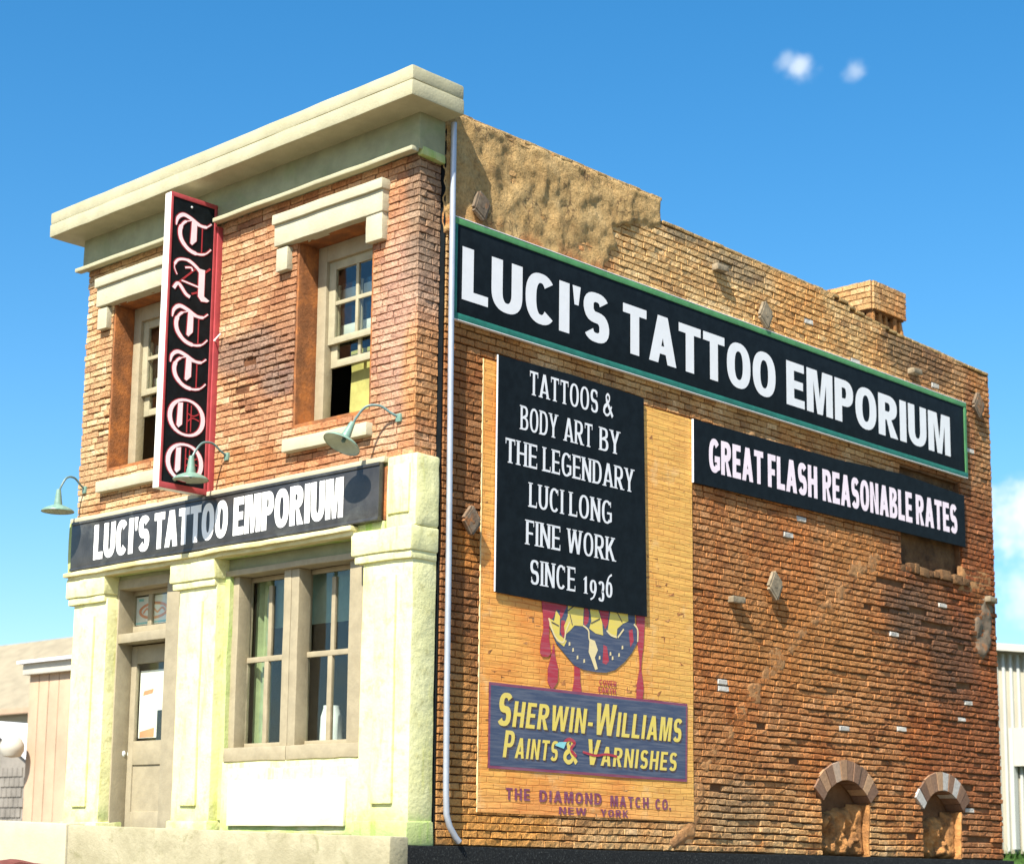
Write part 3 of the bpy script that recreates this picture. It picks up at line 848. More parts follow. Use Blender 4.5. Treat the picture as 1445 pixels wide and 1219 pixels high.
def patch(name, plane, lv, out, poly, amp, base, mat, par, cell=0.05, seed=0.0, fade=0.12, freq=3.0, label=None, rag=0.05, flat_above=99):
    """raised plaster patch with ragged outline over an area"""
    us = [p[0] for p in poly]; vs = [p[1] for p in poly]
    nu = max(2, int((max(us) - min(us)) / cell)); nv = max(2, int((max(vs) - min(vs)) / cell))

    def dist(u, v):
        ins = False; dm = 9
        n = len(poly)
        for i in range(n):
            x0, y0 = poly[i]; x1, y1 = poly[(i + 1) % n]
            if (y0 > v) != (y1 > v) and u < (x1 - x0) * (v - y0) / (y1 - y0) + x0: ins = not ins
            dx, dy = x1 - x0, y1 - y0
            t_ = max(0, min(1, ((u - x0) * dx + (v - y0) * dy) / (dx * dx + dy * dy + 1e-9)))
            dm = min(dm, math.hypot(u - x0 - t_ * dx, v - y0 - t_ * dy))
        return dm if ins else -dm
    V, idx, F = [], {}, []
    for i in range(nu + 1):
        for j in range(nv + 1):
            u = min(us) + (max(us) - min(us)) * i / nu; v = min(vs) + (max(vs) - min(vs)) * j / nv
            d = dist(u, v) + noise.noise(Vector((u * 5, v * 5, seed))) * rag * max(0, min(1, (flat_above - v) / .3))
            if d < -cell * 0.8: continue
            e = max(0, min(1, d / fade)); e = e * (2 - e)
            n1 = noise.fractal(Vector((u * freq, v * freq, seed + 5)), 0.9, 2.1, 5)
            n2 = noise.ridged_multi_fractal(Vector((u * freq * .8 + v * 1.2, v * freq * .45, seed + 9)), 0.9, 2.0, 4, 1.0, 2.0)
            h = -0.03 + e * (base + 0.03 + amp * (n1 * 0.7 + (n2 - 1) * 0.35))
            if d < -0.01: h = -0.05
            idx[(i, j)] = len(V)
            V.append((u, lv + out * h, v) if plane == 'y' else (lv + out * h, u, v))
    for i in range(nu):
        for j in range(nv):
            q = [(i, j), (i + 1, j), (i + 1, j + 1), (i, j + 1)]
            if all(a in idx for a in q): F.append(tuple(idx[a] for a in q))
    mb = MB(); mb.v = [Vector(p) for p in V]; mb.f = F
    me = bpy.data.meshes.new(name); me.from_pydata([tuple(p) for p in V], [], F); me.update(); me.materials.append(M[mat]); me.shade_smooth()
    o = bpy.data.objects.new(name, me); COL.objects.link(o); parent(o, par)
    if label: o['label'] = label
    return o


# ================================================================== SETTING
ground = mesh_obj('ground', [(-900, -900, -1.5), (900, -900, -1.5), (900, 900, -1.5), (-900, 900, -1.5)], [(0, 1, 2, 3)], 'earth'); tag(ground, kind='structure')
# grassy bank rising behind the building
gv, gf = [], []
gx, gy = 60, 12
for j in range(gy + 1):
    for i in range(gx + 1):
        x = -14 + 50 * i / gx; y = 20 + 30 * j / gy
        rise = min(1, j / 3.0); rise = rise * rise * (3 - 2 * rise)
        gv.append((x, y, -1.52 + rise * (1.86 + 0.10 * noise.noise(Vector((x * .8, y * .6, 0))))))
for j in range(gy):
    for i in range(gx):
        a = j * (gx + 1) + i; gf.append((a, a + 1, a + gx + 2, a + gx + 1))
bank = mesh_obj('grass_bank', gv, gf, 'grass_green', None, True); tag(bank, kind='structure')
# grass blades on the bank, right of the building
rg = random.Random(3); bv, bf = [], []
for i in range(9000):
    x = rg.uniform(-9, 3); y = rg.uniform(21.5, 27); yy = (y - 20) / 30 * gy
    r_ = min(1, yy / 3); r_ = r_ * r_ * (3 - 2 * r_); z = -1.55 + r_ * 1.86
    a = rg.uniform(0, 6.28); w = .03; h = rg.uniform(.12, .3); k = len(bv)
    bv += [(x, y, z), (x + w * math.cos(a), y + w * math.sin(a), z), (x + rg.uniform(-.1, .1), y + rg.uniform(-.1, .1), z + h)]; bf.append((k, k + 1, k + 2))
gr = mesh_obj('grass', bv, bf, 'grass_green'); tag(gr, 'short green grass growing on the bank right of the brick building', 'grass', kind='stuff')

# ================================================================== BUILDING
B = empty('brick_building', (-4.06, 8, 0), 'two storey brick corner shop with cream painted shopfront and long weathered side wall', 'building')
mk = lambda name, mat, *a, **k: part(name, mat, B, *a, **k)

# --- upper front wall: backing of jamb-coloured core with openings, then bricks
XL, XR = -8.12, -0.10
OP = [(-7.32, -5.64, 6.0, 8.84), (-2.66, -1.0, 6.0, 8.84)]
Y0 = 0.035
fw = MB()
cols = [XL + .03, OP[0][0], OP[0][1], OP[1][0], OP[1][1], XR - .03]
fw.box(cols[0], cols[5], Y0, .435, 5.23, 6.0)
fw.box(cols[0], cols[5], Y0, .435, 8.84, 9.60)
for i in (0, 2, 4): fw.box(cols[i], cols[i + 1], Y0, .435, 6.0, 8.84)
front_wall = fw.build('front_wall', 'red_joint', B)
# plastered reveals of the two openings (3 mm proud of the core)
for (a, b_, c_, d) in OP:
    rv = MB()
    rv.rbox(a - .01, a + .035, .02, .41, c_, d, .006, .008, .12)
    rv.rbox(b_ - .035, b_ + .01, .02, .41, c_, d, .006, .008, .12)
    rv.rbox(a, b_, .02, .41, d - .04, d + .006, .006, .008, .12)
    rv.build('window_reveal', 'jamb_rust', front_wall, smooth=True)
rnd = random.Random(11)
CH = 0.105
recs = []
row = 0; v = 5.235
while v < 9.56:
    iv = [(XL + .02 + rnd.uniform(-.02, .02), XR + rnd.uniform(-.012, .012))]
    for (a, b_, c_, d) in OP:
        if v + CH * .5 > c_ and v + CH * .5 < d: iv = cut(iv, a - rnd.uniform(.0, .008), b_ + rnd.uniform(0, .008))
    for (u, vv, w, h) in course(iv, v, CH - 0.012, 0.315, 0.5 if row % 2 else 0.0, 0.013, rnd):
        uc, vc = u + w / 2, vv + h / 2
        dmg = max(0, 1 - math.hypot((uc + 3.5) / 1.0, (vc - 7.0) / 0.9)) + 0.7 * max(0, 1 - math.hypot((uc + 7.4) / .5, (vc - 7.0) / 1.2))
        dep = 0.032 + rnd.uniform(-.005, .006) * (1 + 3 * dmg) - 0.004 * dmg
        hh = h * (1 - rnd.random() * .25 * (1 if dmg > .2 else .2))
        vv += noise.noise(Vector((uc * .9, vc * .7, 4))) * .016
        if dmg > .35 and rnd.random() < .10: continue
        if w > .2 and dmg > .25 and rnd.random() < .5:
            kx = rnd.uniform(.3, .7); recs.append((u, vv, w * kx - .008, hh, dep, False, None, True)); recs.append((u + w * kx + .008, vv + rnd.uniform(-.01, .01), w * (1 - kx) - .008, hh * .9, dep * rnd.uniform(.7, 1.2), False, None, True)); continue
        hidden = (-3.1 < uc < -.8 and 8.8 < vc < 9.35) or (-7.7 < uc < -5.4 and 8.8 < vc < 9.35) or (-5.9 < uc < -4.9)
        recs.append((u, vv, w, hh, dep, hidden, None, dmg > .25))
    v += CH; row += 1
lay_bricks('y', Y0, recs, 'front_brick', front_wall, 250)
# corner return of the front wall: its bricks on the side face
recs = []; row = 0; v = 5.235; XS = XR - .03
while v < 9.56:
    for (u, vv, w, h) in course([(0.005, 0.435)], v, CH - .012, .30, .52 if row % 2 else .0, .016, rnd):
        recs.append((u, vv + noise.noise(Vector((0, vv * .7, 4))) * .016, w, h, .040 + rnd.uniform(-.006, .008), False, None))
    v += CH; row += 1
# as sub-parts of the front wall too
random.shuffle(recs)
for r in recs[:48]:
    o = bpy.data.objects.new('brick', variant_mesh(pick(), 'front_brick')); COL.objects.link(o)
    o.parent = front_wall; o.matrix_parent_inverse = p_world(front_wall).inverted(); o.matrix_basis = brick_matrix('x', XS, 1, *r[:5])
corner_rest = recs[48:]
V, F, T, k = [], [], [], 0
for r in corner_rest:
    v_, f_ = VAR[pick()]; m = np.array(brick_matrix('x', XS, 1, *r[:5])); V += (np.array(v_) @ m[:3, :3].T + m[:3, 3]).tolist()
    F += [tuple(i + k for i in q) for q in f_]; T += [random.random()] * len(f_); k += len(v_)
o = mesh_obj('corner_brick', V, F, 'front_brick', front_wall); o['kind'] = 'stuff'
a_ = o.data.attributes.new('tint', 'FLOAT', 'FACE'); a_.data.foreach_set('value', T)

# --- cornice, frieze
mk('cornice', 'stone_trim', -8.46, 0.36, -0.60, 0.42, 10.07, 10.30, bev=.03, jit=.010, step=.4)
mk('cornice_cap', 'stone_trim', -8.455, 0.355, -0.595, 0.415, 10.298, 10.505, bev=.035, jit=.012, step=.4, seed=4)
mk('frieze', 'frieze_paint', -8.16, 0.0, -0.09, 0.41, 9.54, 10.08, bev=.015, jit=.01)
mk('moulding', 'stone_trim', -8.20, -4.76, -0.22, -0.088, 9.49, 9.56, bev=.02, jit=.012)
mk('moulding', 'stone_trim', -4.46, -0.02, -0.22, -0.088, 9.49, 9.56, bev=.02, jit=.012)
mk('frieze_end', 'green_paint', -0.10, 0.012, -0.05, 0.41, 9.47, 9.60, bev=.03, jit=.03)
# --- lintels, brackets and sills of upper windows
for (a, b_) in ((-7.68, -5.32), (-3.07, -0.70)):
    L = mk('lintel', 'lintel_stone', a, b_, -.12, .10, 8.80, 9.13, bev=.02, jit=.012)
    part('lintel_cap', 'lintel_stone', L, a - .01, b_ + .02, -.165, .06, 9.125, 9.28, bev=.015, jit=.01)
    part('bracket', 'lintel_stone', L, a + .04, a + .30, -.10, .05, 8.40, 8.76, bev=.015, jit=.01)
    part('bracket', 'lintel_stone', L, b_ - .36, b_ - .02, -.10, .05, 8.40, 8.805, bev=.015, jit=.012)
mk('window_sill', 'lintel_stone', -7.43, -5.50, -.12, .30, 5.60, 5.79, bev=.02, jit=.012)
mk('window_sill', 'lintel_stone', -2.74, -0.93, -.12, .30, 5.60, 5.79, bev=.02, jit=.012)
mk('sill_bed', 'jamb_rust', -7.34, -5.62, .02, .45, 5.78, 6.02, jit=.012)
mk('sill_bed', 'jamb_rust', -2.68, -0.98, .02, .45, 5.78, 6.02, jit=.012)


def upper_window(x0, x1):
    w = MB()
    w.rbox(x0, x0 + .20, .40, .56, 6.08, 8.80, .01, .006)
    w.rbox(x1 - .20, x1, .40, .56, 6.08, 8.80, .01, .006, seed=2)
    w.rbox(x0 + .20, x1 - .20, .40, .56, 8.55, 8.80, .01, .006)
    fr = w.build('window', 'window_wood', B, smooth=True)
    part('sill_board', 'window_wood', fr, x0 - .02, x1 + .02, .30, .60, 6.02, 6.10, bev=.012, jit=.008)
    a, b_ = x0 + .20, x1 - .20
    s1 = MB()
    y = .46
    s1.rbox(a, a + .14, y, y + .06, 7.28, 8.55, .006, .004); s1.rbox(b_ - .14, b_, y, y + .06, 7.28, 8.55, .006, .004)
    s1.rbox(a + .14, b_ - .14, y, y + .06, 8.42, 8.55, .006, .004); s1.rbox(a + .14, b_ - .14, y, y + .06, 7.28, 7.38, .006, .004)
    s1.rbox((a + b_) / 2 - .028, (a + b_) / 2 + .028, y + .005, y + .055, 7.38, 8.42, .004, .003)
    s1.rbox(a + .14, b_ - .14, y + .008, y + .05, 7.87, 7.93, .004, .003)
    s1.build('sash', 'sash_paint', fr, smooth=True)
    s2 = MB(); y = .53
    s2.rbox(a, a + .14, y, y + .05, 6.94, 8.2, .006, .004); s2.rbox(b_ - .14, b_, y, y + .05, 6.94, 8.2, .006, .004)
    s2.rbox(a + .14, b_ - .14, y, y + .05, 6.94, 7.05, .006, .004)
    s2.rbox((a + b_) / 2 - .028, (a + b_) / 2 + .028, y + .004, y + .045, 7.05, 8.2, .004, .003)
    s2.build('sash', 'sash_paint', fr, smooth=True)
    cx = (a + b_) / 2
    for (p, q) in ((a + .14, cx - .028), (cx + .028, b_ - .14)):
        for (m_, n_) in ((7.38, 7.87), (7.93, 8.42)):
            MB().box(p, q, .484, .490, m_, n_).build('pane', 'glass', fr)
        MB().box(p, q, .552, .558, 7.05, 8.2).build('pane', 'glass', fr)
    # slatted blind and room behind
    bl = MB()
    for z_ in (8.18, 7.62): bl.rbox(a + .02, b_ - .02, .68, .70, z_ - .16, z_, .004, .006)
    bl.build('window_blind', 'paper_white', fr, smooth=True)
    mk('room_panel', 'room_wall', a + .24, b_ + .25, .72, .76, 5.9, 7.2, jit=.02)
    mk('room_panel', 'room_wall', a - .1, a + .15, 1.60, 1.66, 5.9, 8.6, jit=.02)


upper_window(-7.29, -5.66)
upper_window(-2.64, -1.02)

# --- shopfront
PIL = [('left', -7.97, -7.02, -8.13, -7.03), ('mid', -5.12, -4.21, -5.30, -4.19), ('right', -0.99, -0.01, -1.17, 0.03)]
for nm, a, b_, c_, d in PIL:
    P = mk('pilaster', 'cream_paint', a, b_, -.05, .40, .28, 3.84, bev=.015, jit=.012)
    part('capital', 'cream_paint', P, c_, d, -.13, .40, 3.90, 4.23, bev=.03, jit=.018, step=.18)
    part('neck_moulding', 'cream_paint', P, c_ + .05, d - .02, -.10, .39, 3.79, 3.905, bev=.02, jit=.012)
    w = b_ - a
    px0 = a + w * (.30 if nm == 'right' else .26)
    part('raised_panel', 'cream_paint', P, px0, px0 + w * .40, -.092, -.04, .52, 3.58, bev=.014, jit=.006)
    part('plinth_block', 'green_paint' if nm == 'right' else 'cream_paint', P, a - .05, b_ + .035, -.10, .40, -.02, .29, bev=.03, jit=.02)
# algae green edges
for x in (-4.21, -3.99):
    pass
mk('green_return', 'green_paint', -4.215, -4.10, .10, .40, .30, 3.95, jit=.02)
# entablature (behind the sign), block at the right corner
mk('entablature', 'green_paint', -8.10, -0.58, .00, .40, 4.20, 5.235, jit=.01)
mk('entablature_top', 'lintel_stone', -8.14, -0.56, -.10, .06, 5.165, 5.25, bev=.02, jit=.012)
mk('corner_block', 'cream_paint', -0.56, 0.03, -.05, .40, 4.225, 5.24, bev=.05, jit=.02, step=.2)
mk('corner_panel', 'cream_paint', -0.50, -0.09, -.085, -.045, 4.42, 5.10, bev=.015, jit=.01)
mk('shadow_gap', 'jamb_rust', -0.70, -0.555, -.04, .0, 4.36, 5.12, jit=.01)
mk('sign_ledge', 'ledge_yellow', -8.14, -1.10, -.20, .02, 4.255, 4.33, bev=.02, jit=.016, step=.2)
mk('sign_ledge', 'ledge_yellow', -8.08, -1.12, -.14, .02, 4.19, 4.262, bev=.02, jit=.014, step=.2)
mk('ledge_end', 'green_paint', -1.10, -0.57, -.06, .02, 4.225, 4.35, jit=.02)
mk('shop_soffit', 'frieze_paint', -8.08, -0.1, .16, .40, 4.02, 4.20, jit=.008)

# shop window
sw = MB()
sw.rbox(-4.12, -3.97, .18, .42, 1.36, 3.93, .012, .006)
sw.rbox(-2.93, -2.77, .18, .42, 1.36, 3.93, .012, .006); sw.rbox(-2.765, -2.60, .183, .42, 1.36, 3.93, .012, .006, seed=2)
sw.rbox(-1.51, -1.0, .18, .42, 1.36, 3.93, .012, .006)
shopwin = sw.build('shop_window', 'window_wood', B, smooth=True)
part('head_moulding', 'window_wood', shopwin, -4.20, -1.0, .10, .42, 3.93, 4.02, bev=.015, jit=.01)
part('sill', 'window_wood', shopwin, -4.06, -2.66, .06, .45, 1.16, 1.36, bev=.015, jit=.014, step=.18)
part('sill', 'window_wood', shopwin, -2.65, -1.0, .06, .45, 1.16, 1.36, bev=.015, jit=.014, step=.18)
for a, b_, mx in ((-4.12, -2.76, -3.515), (-2.765, -1.35, -2.11)):
    s = MB(); s2 = MB(); y = .38
    s.rbox(a, a + .15, y, y + .07, 1.36, 2.64, .006, .004); s.rbox(b_ - .09, b_, y, y + .07, 1.36, 2.64, .006, .004)
    s.rbox(a, b_, y, y + .07, 2.64, 2.72, .008, .005); s.rbox(a + .15, b_ - .09, y, y + .07, 1.36, 1.44, .006, .004)
    s.rbox(mx - .045, mx + .045, y, y + .06, 1.44, 2.64, .006, .004)
    s.build('sash', 'window_wood', shopwin, smooth=True)
    y = .43
    s2.rbox(a, a + .14, y, y + .05, 2.70, 3.93, .006, .004); s2.rbox(b_ - .08, b_, y, y + .05, 2.70, 3.93, .006, .004)
    s2.rbox(a + .14, b_ - .08, y, y + .05, 3.86, 3.93, .006, .004)
    s2.rbox(mx - .04, mx + .04, y - .01, y + .04, 2.71, 3.78, .006, .004)
    s2.build('sash', 'window_wood', shopwin, smooth=True)
    for p, q in ((a + .15, mx - .04), (mx + .04, b_ - .085)):
        MB().box(p, q, .405, .411, 1.44, 2.64).build('pane', 'glass', shopwin)
        MB().box(p, q, .452, .458, 2.71, 3.88).build('pane', 'glass', shopwin)
# stall riser under it
mk('stall_riser', 'cream_paint', -4.10, -0.98, .08, .42, -.02, 1.17, bev=.02, jit=.012)
mk('riser_surround', 'cream_paint', -3.95, -1.05, .02, .09, .10, 1.06, bev=.03, jit=.02, step=.2)
mk('riser_panel', 'riser_cream', -3.80, -1.28, -.035, .03, .22, .88, bev=.02, jit=.012)
# door
dz = MB()
dz.rbox(-7.22, -6.99, .15, .45, -.02, 4.0, .012, .006)
dz.rbox(-5.72, -5.13, .15, .45, -.02, 4.0, .012, .006)
dz.rbox(-7.22, -5.13, .148, .45, 3.99, 4.14, .012, .006)
dz.rbox(-6.99, -5.72, .152, .50, 3.12, 3.27, .012, .006)
dfr = dz.build('door_frame', 'door_wood', B, smooth=True)
tr = MB()
tr.rbox(-7.16, -6.99, .44, .50, 3.27, 3.99, .006, .004); tr.rbox(-6.99, -5.72, .44, .50, 3.27, 3.42, .006, .004)
tr.rbox(-6.60, -6.50, .44, .49, 3.42, 3.92, .006, .004); tr.rbox(-6.99, -5.72, .44, .50, 3.92, 3.99, .006, .004)
tr.build('transom_sash', 'door_wood', dfr, smooth=True)
MB().box(-6.99, -6.60, .462, .468, 3.42, 3.92).build('pane', 'glass', dfr)
MB().box(-6.50, -5.72, .462, .468, 3.42, 3.92).build('pane', 'glass', dfr)
dl = MB()
DL, DR = -7.14, -5.62
dl.rbox(DL, -6.86, .45, .52, .03, 3.10, .01, .005); dl.rbox(-5.92, DR, .45, .52, .03, 3.10, .01, .005)
dl.rbox(-6.86, -5.92, .45, .52, 2.81, 3.10, .01, .005); dl.rbox(-6.86, -5.92, .45, .52, 1.19, 1.57, .01, .005); dl.rbox(-6.86, -5.92, .45, .52, .03, .455, .01, .005)
dl.box(-6.87, -5.91, .475, .505, .44, 1.20)
door = dl.build('door', 'door_wood', B, smooth=True)
MB().box(-6.86, -5.92, .485, .491, 1.57, 2.81).build('door_glass', 'glass', door)
kb = MB(); mt = Matrix.Rotation(R(90), 4, 'X')
kb.lathe([(0, .11), (.035, .11), (.06, .085), (.062, .06), (.035, .035), (.022, .02), (.022, .0), (.05, -.0)], (-7.03, .45, 1.37), mt, 14)
kb.build('door_knob', 'jar_white', door, smooth=True)
MB().box(-6.84, -5.93, .53, .54, 1.62, 2.70).build('door_notice', 'paper_white', door)
ik = Ink('y', .53, -1)
ik.poly([(-6.35, 1.58), (-6.10, 1.58), (-6.10, 2.05), (-6.35, 2.05)]); ik.build('notice_block', 'sign_black', door)
ik = Ink('y', .53, -1); ik.poly([(-6.80, 1.63), (-6.42, 1.63), (-6.42, 1.78), (-6.80, 1.72)]); ik.poly([(-6.75, 2.30), (-6.50, 2.33), (-6.47, 2.40), (-6.72, 2.37)]); ik.build('notice_print', 'print_orange', door)
# pieces seen through the transom: printed paper
MB().box(-7.0, -5.72, .50, .51, 3.44, 3.90).build('transom_paper', 'paper_white', dfr)
ik = Ink('y', .50, -1)
ik.piece([ell(-6.52, 3.66, .40, .14, 0, 350, 24, 2), ell(-6.52, 3.66, .33, .095, 0, 350, 24, 2)], lambda a, b_: (a, b_), 0)
ik.piece(strip(cat([(-6.80, 3.63), (-6.70, 3.70), (-6.62, 3.63), (-6.52, 3.69), (-6.42, 3.63), (-6.30, 3.69), (-6.22, 3.64)]), .035), lambda a, b_: (a, b_), 1)
ik.build('transom_print', 'print_orange', dfr)
ik = Ink('y', .50, -1); ik.poly([(-7.0, 3.46), (-5.72, 3.46), (-5.72, 3.485), (-7.0, 3.485)]); ik.poly([(-6.93, 3.83), (-6.80, 3.83), (-6.80, 3.87), (-6.93, 3.87)]); ik.build('transom_print', 'print_teal', dfr)

# --- rooms inside
mk('room_floor', 'room_dark', -8.0, -.1, .45, 4.0, 5.0, 5.2, jit=0)
MB().box(-8.0, -.1, 3.9, 4.0, -.02, 9.4).build('room_wall', 'room_dark', B)
MB().box(-8.0, -.1, .6, 3.9, -.05, -.02).build('shop_floor', 'room_dark', B)
# roof, left wall and rear wall
MB().box(-8.12, -.35, .42, 15.6, 9.10, 9.25).build('roof', 'roof_felt', B)
MB().box(-8.12, -7.9, .42, 15.8, -.02, 9.9).build('party_wall', 'render_plain', B)
MB().box(-7.9, -.05, 15.55, 15.8, -.02, 9.48).build('rear_wall', 'render_plain', B)

# --- side wall
TOP = [(0.42, 10.28), (5.32, 10.28), (5.36, 9.92), (10.2, 9.87), (11.0, 9.72), (12.4, 9.60), (15.8, 9.50)]


def topz(u):
    for (a, b_), (c_, d) in zip(TOP, TOP[1:]):
        if u <= c_: return b_ + (d - b_) * (u - a) / (c_ - a)
    return 9.5


XB = -0.045
ARCH = [(10.38, 0.745, 0.90, 1.27), (13.57, 0.70, 0.86, 1.22)]     # centre y, half width, spring z, crown z
RW = (12.38, 14.55, 5.28, 7.10)                                    # blocked window recess
sb = MB()


def wall_poly(poly): sb.prism(poly, 'x', XB - .30, XB)


def arc_pts(cy, hw, zs, zc, n=12, grow=0.0):
    rise = zc - zs; rad = (hw * hw + rise * rise) / (2 * rise); a = math.asin(hw / rad); cz = zc - rad
    return [(cy + (rad + grow) * math.sin(-a + 2 * a * i / n), cz + (rad + grow) * math.cos(-a + 2 * a * i / n)) for i in range(n + 1)]


(c1, h1, s1_, k1), (c2, h2, s2_, k2) = ARCH
wall_poly([(.45, -.02), (c1 - h1, -.02), (c1 - h1, s1_)] + arc_pts(*ARCH[0])[1:-1] + [(c1 + h1, s1_), (c1 + h1, -.02), (c2 - h2, -.02), (c2 - h2, s2_)] + arc_pts(*ARCH[1])[1:-1] +
          [(c2 + h2, s2_), (c2 + h2, -.02), (15.8, -.02), (15.8, 5.28), (.45, 5.28)])
wall_poly([(.45, 5.28), (RW[0], 5.28), (RW[0], 7.10), (.45, 7.10)])
wall_poly([(RW[1], 5.28), (15.8, 5.28), (15.8, 7.10), (RW[1], 7.10)])
wall_poly([(.45, 7.10), (15.8, 7.10), (15.8, 9.47), (12.4, 9.57), (11.0, 9.69), (10.2, 9.84), (5.34, 9.89), (5.30, 10.25), (.45, 10.25)])
sb.box(XB - .01, -.008, 15.76, 15.8, -.02, 9.47)
side_wall = sb.build('side_wall', 'dark_joint', B)
# recess fill of the blocked window and the niches
mk('blocked_window', 'dark_rubble', XB - .26, XB - .10, RW[0] - .02, RW[1] + .02, 5.2, 7.15, jit=.05, step=.2)  # dark fill; shade from the signs is also mixed into its colour

rnd = random.Random(5)
WHITE = [(9.157, 5.592), (8.834, 5.363), (12.01, 3.917), (6.8, 2.705), (6.988, 2.607), (14.707, 2.917), (14.396, 2.562), (12.105, 2.248), (10.379, 2.141), (14.696, .928), (9.335, 9.167), (11.016, 8.751), (13.74, 8.84), (14.912, 7.798), (14.80, 7.70), (13.809, 4.667)]
HOLES = [(6.45, 6.95, .97, 1.06), (11.4, 12.4, 4.83, 4.93), (13.1, 14.1, 4.17, 4.27), (11.55, 12.0, 4.30, 4.40), (12.6, 13.3, 4.45, 4.55), (10.6, 11.1, 2.05, 2.14), (14.3, 14.9, 3.10, 3.2), (13.9, 14.7, 1.22, 1.32), (14.6, 15.0, .30, .40), (12.9, 13.5, 3.88, 3.97), (14.4, 14.7, .55, .63), (7.8, 8.05, 2.0, 2.1)]
COVER = [(.55, 14.72, 7.2, 8.7), (1.24, 6.08, .45, 6.9), (6.06, 14.6, 5.8, 6.85), (.42, 4.1, 8.7, 10.3), (.42, 5.3, 9.5, 10.3)]
recs = []
row = 0; v = 0.0
while v < 10.24:
    vm = v + CH / 2
    end = 15.79 + rnd.uniform(-.008, .010)
    if vm > 9.47:
        for kk in range(160):
            u_ = 15.8 - kk * .1
            if topz(u_) > v + CH * .75: break
        end = min(end, u_)
    iv = [(.465, end)]
    for (cy, hw, zs, zc) in ARCH:
        ring = .34
        rise = zc - zs; rad = (hw * hw + rise * rise) / (2 * rise); cz = zc - rad
        if v < zs - .02: iv = cut(iv, cy - hw, cy + hw)
        lim = rad + ring - .02
        if v + CH > zs - .1 and abs(vm - cz) < lim:
            hx = math.sqrt(lim ** 2 - (vm - cz) ** 2)
            edge = math.asin(hw / rad); hx = min(hx, (rad + ring) * math.sin(edge) + .02)
            slack = hw + (vm - zs + .02) * math.tan(edge) if vm < zs + ring else hx
            iv = cut(iv, cy - min(hx, max(hw, slack)), cy + min(hx, max(hw, slack)))
    if RW[2] < vm < RW[3]: iv = cut(iv, RW[0] + rnd.uniform(-.03, .0), RW[1] + rnd.uniform(0, .03))
    dline = 6.1 + (vm - .9) / (5.2 - .9) * 5.3            # crack line: right of it the wall is ragged
    ragged_row = vm < 5.3
    for (u, vv, w, h) in course(iv, v, CH - .013, .30, .5 if row % 2 else 0, .016, rnd, .10):
        uc, vc = u + w / 2, vv + h / 2
        rag = 0.0
        if ragged_row: rag = max(0, min(1, (uc - dline) / 1.2))
        if vc > 5.3 and uc > 11.5: rag = .35
        if uc > 14.2: rag = max(rag, .5)
        if any(a < uc < b_ and c_ < vc < d for a, b_, c_, d in HOLES): continue
        wav = noise.noise(Vector((uc * .7, vc * .9, 1))) * .018 + rag * noise.noise(Vector((uc * .9, vc * 2.2, 7))) * .020
        dep = .050 + rnd.uniform(-.005, .005) + rag * (rnd.uniform(-.007, .007) + .026 * noise.noise(Vector((uc * .55, row * 1.7, 2))))
        hh = h * (1 - rnd.random() * .06 - rag * (.03 + .12 * abs(noise.noise(Vector((uc * .6, row * 2.3, 5))) * 1.6)) - (.03 if vc < 5 else 0))
        if rag > .4:
            w2 = w + .014            # vertical joints smeared shut, courses read as long ledges
            if rnd.random() < .007: continue
        else: w2 = w
        if rnd.random() < .06: dep -= .012
        hid = any(a < uc < b_ and c_ < vc < d for a, b_, c_, d in COVER)
        recs.append([u, vv + wav, w2, hh, max(.018, dep), hid, None, rag > rnd.random() * .8 + .1 or rnd.random() < .08])
    v += CH; row += 1
for (wy, wz) in WHITE:
    r = min(recs, key=lambda r: (r[0] + r[2] / 2 - wy) ** 2 + 4 * (r[1] + r[3] / 2 - wz) ** 2)
    r[6] = 'white_brick'; r[4] = .054; r[7] = True; r[5] = False; r[2] = min(r[2], .30)
recs = [tuple(r) for r in recs]
lay_bricks('x', XB, recs, 'side_brick', side_wall, 280)
# thin mortar coping along the top of the side wall
for (a, b_), (c_, d) in zip(TOP, TOP[1:]):
    if c_ - a < .1: continue
    n = max(2, int((c_ - a) / .26))
    for i in range(n):
        u0 = a + (c_ - a) * i / n; u1 = a + (c_ - a) * (i + 1) / n + .002
        z0 = b_ + (d - b_) * i / n; dz0 = rnd.uniform(-.010, .010)
        MB().rbox(-.32 + rnd.uniform(-.01, .01), .006 + rnd.uniform(-.010, .010), u0, u1, z0 - .035, z0 + .02 + dz0 * .6, .012, .004).build('coping_brick', 'stucco', side_wall, smooth=True)
patch('stucco', 'x', 0, 1, [(.42, 8.45), (3.85, 8.45), (4.05, 9.0), (4.30, 9.25), (4.12, 9.45), (4.55, 9.62), (5.31, 9.80), (5.33, 10.30), (.42, 10.30)], .058, .030, 'stucco', side_wall, .04, 2.0, .10, 2.6, 'rough tan render over the bricks', .10, 10.1)
# stepped mortar smears up the crack
steps = [(6.12, .70, .34, .75), (6.45, 1.35, .30, .22), (6.70, 1.62, .34, .26), (7.08, 1.86, .26, .26), (7.42, 2.18, .34, .34), (7.75, 2.55, .34, .36), (8.05, 2.85, .30, .26), (8.42, 3.15, .46, .44), (8.85, 3.42, .30, .22), (9.10, 3.68, .36, .34), (9.55, 3.95, .34, .22), (9.90, 4.22, .40, .24), (10.4, 4.55, .5, .24), (10.9, 4.95, .45, .30), (11.45, 5.15, .36, .40)]
for i, (u, v_, w, h) in enumerate(steps):
    a = .10
    pl = []
    for k in range(9):
        an = 2 * math.pi * k / 9; rr = 1 + rnd.uniform(-.28, .28)
        pl.append((u + w * .60 * rr * math.cos(an) + .25 * h * math.sin(an), v_ + h * .62 * rr * math.sin(an)))
    patch('mortar_patch', 'x', 0, 1, pl, .020, .004, 'mortar_smear', side_wall, .03, i * 3.1, .07, 4.5, None, .11)
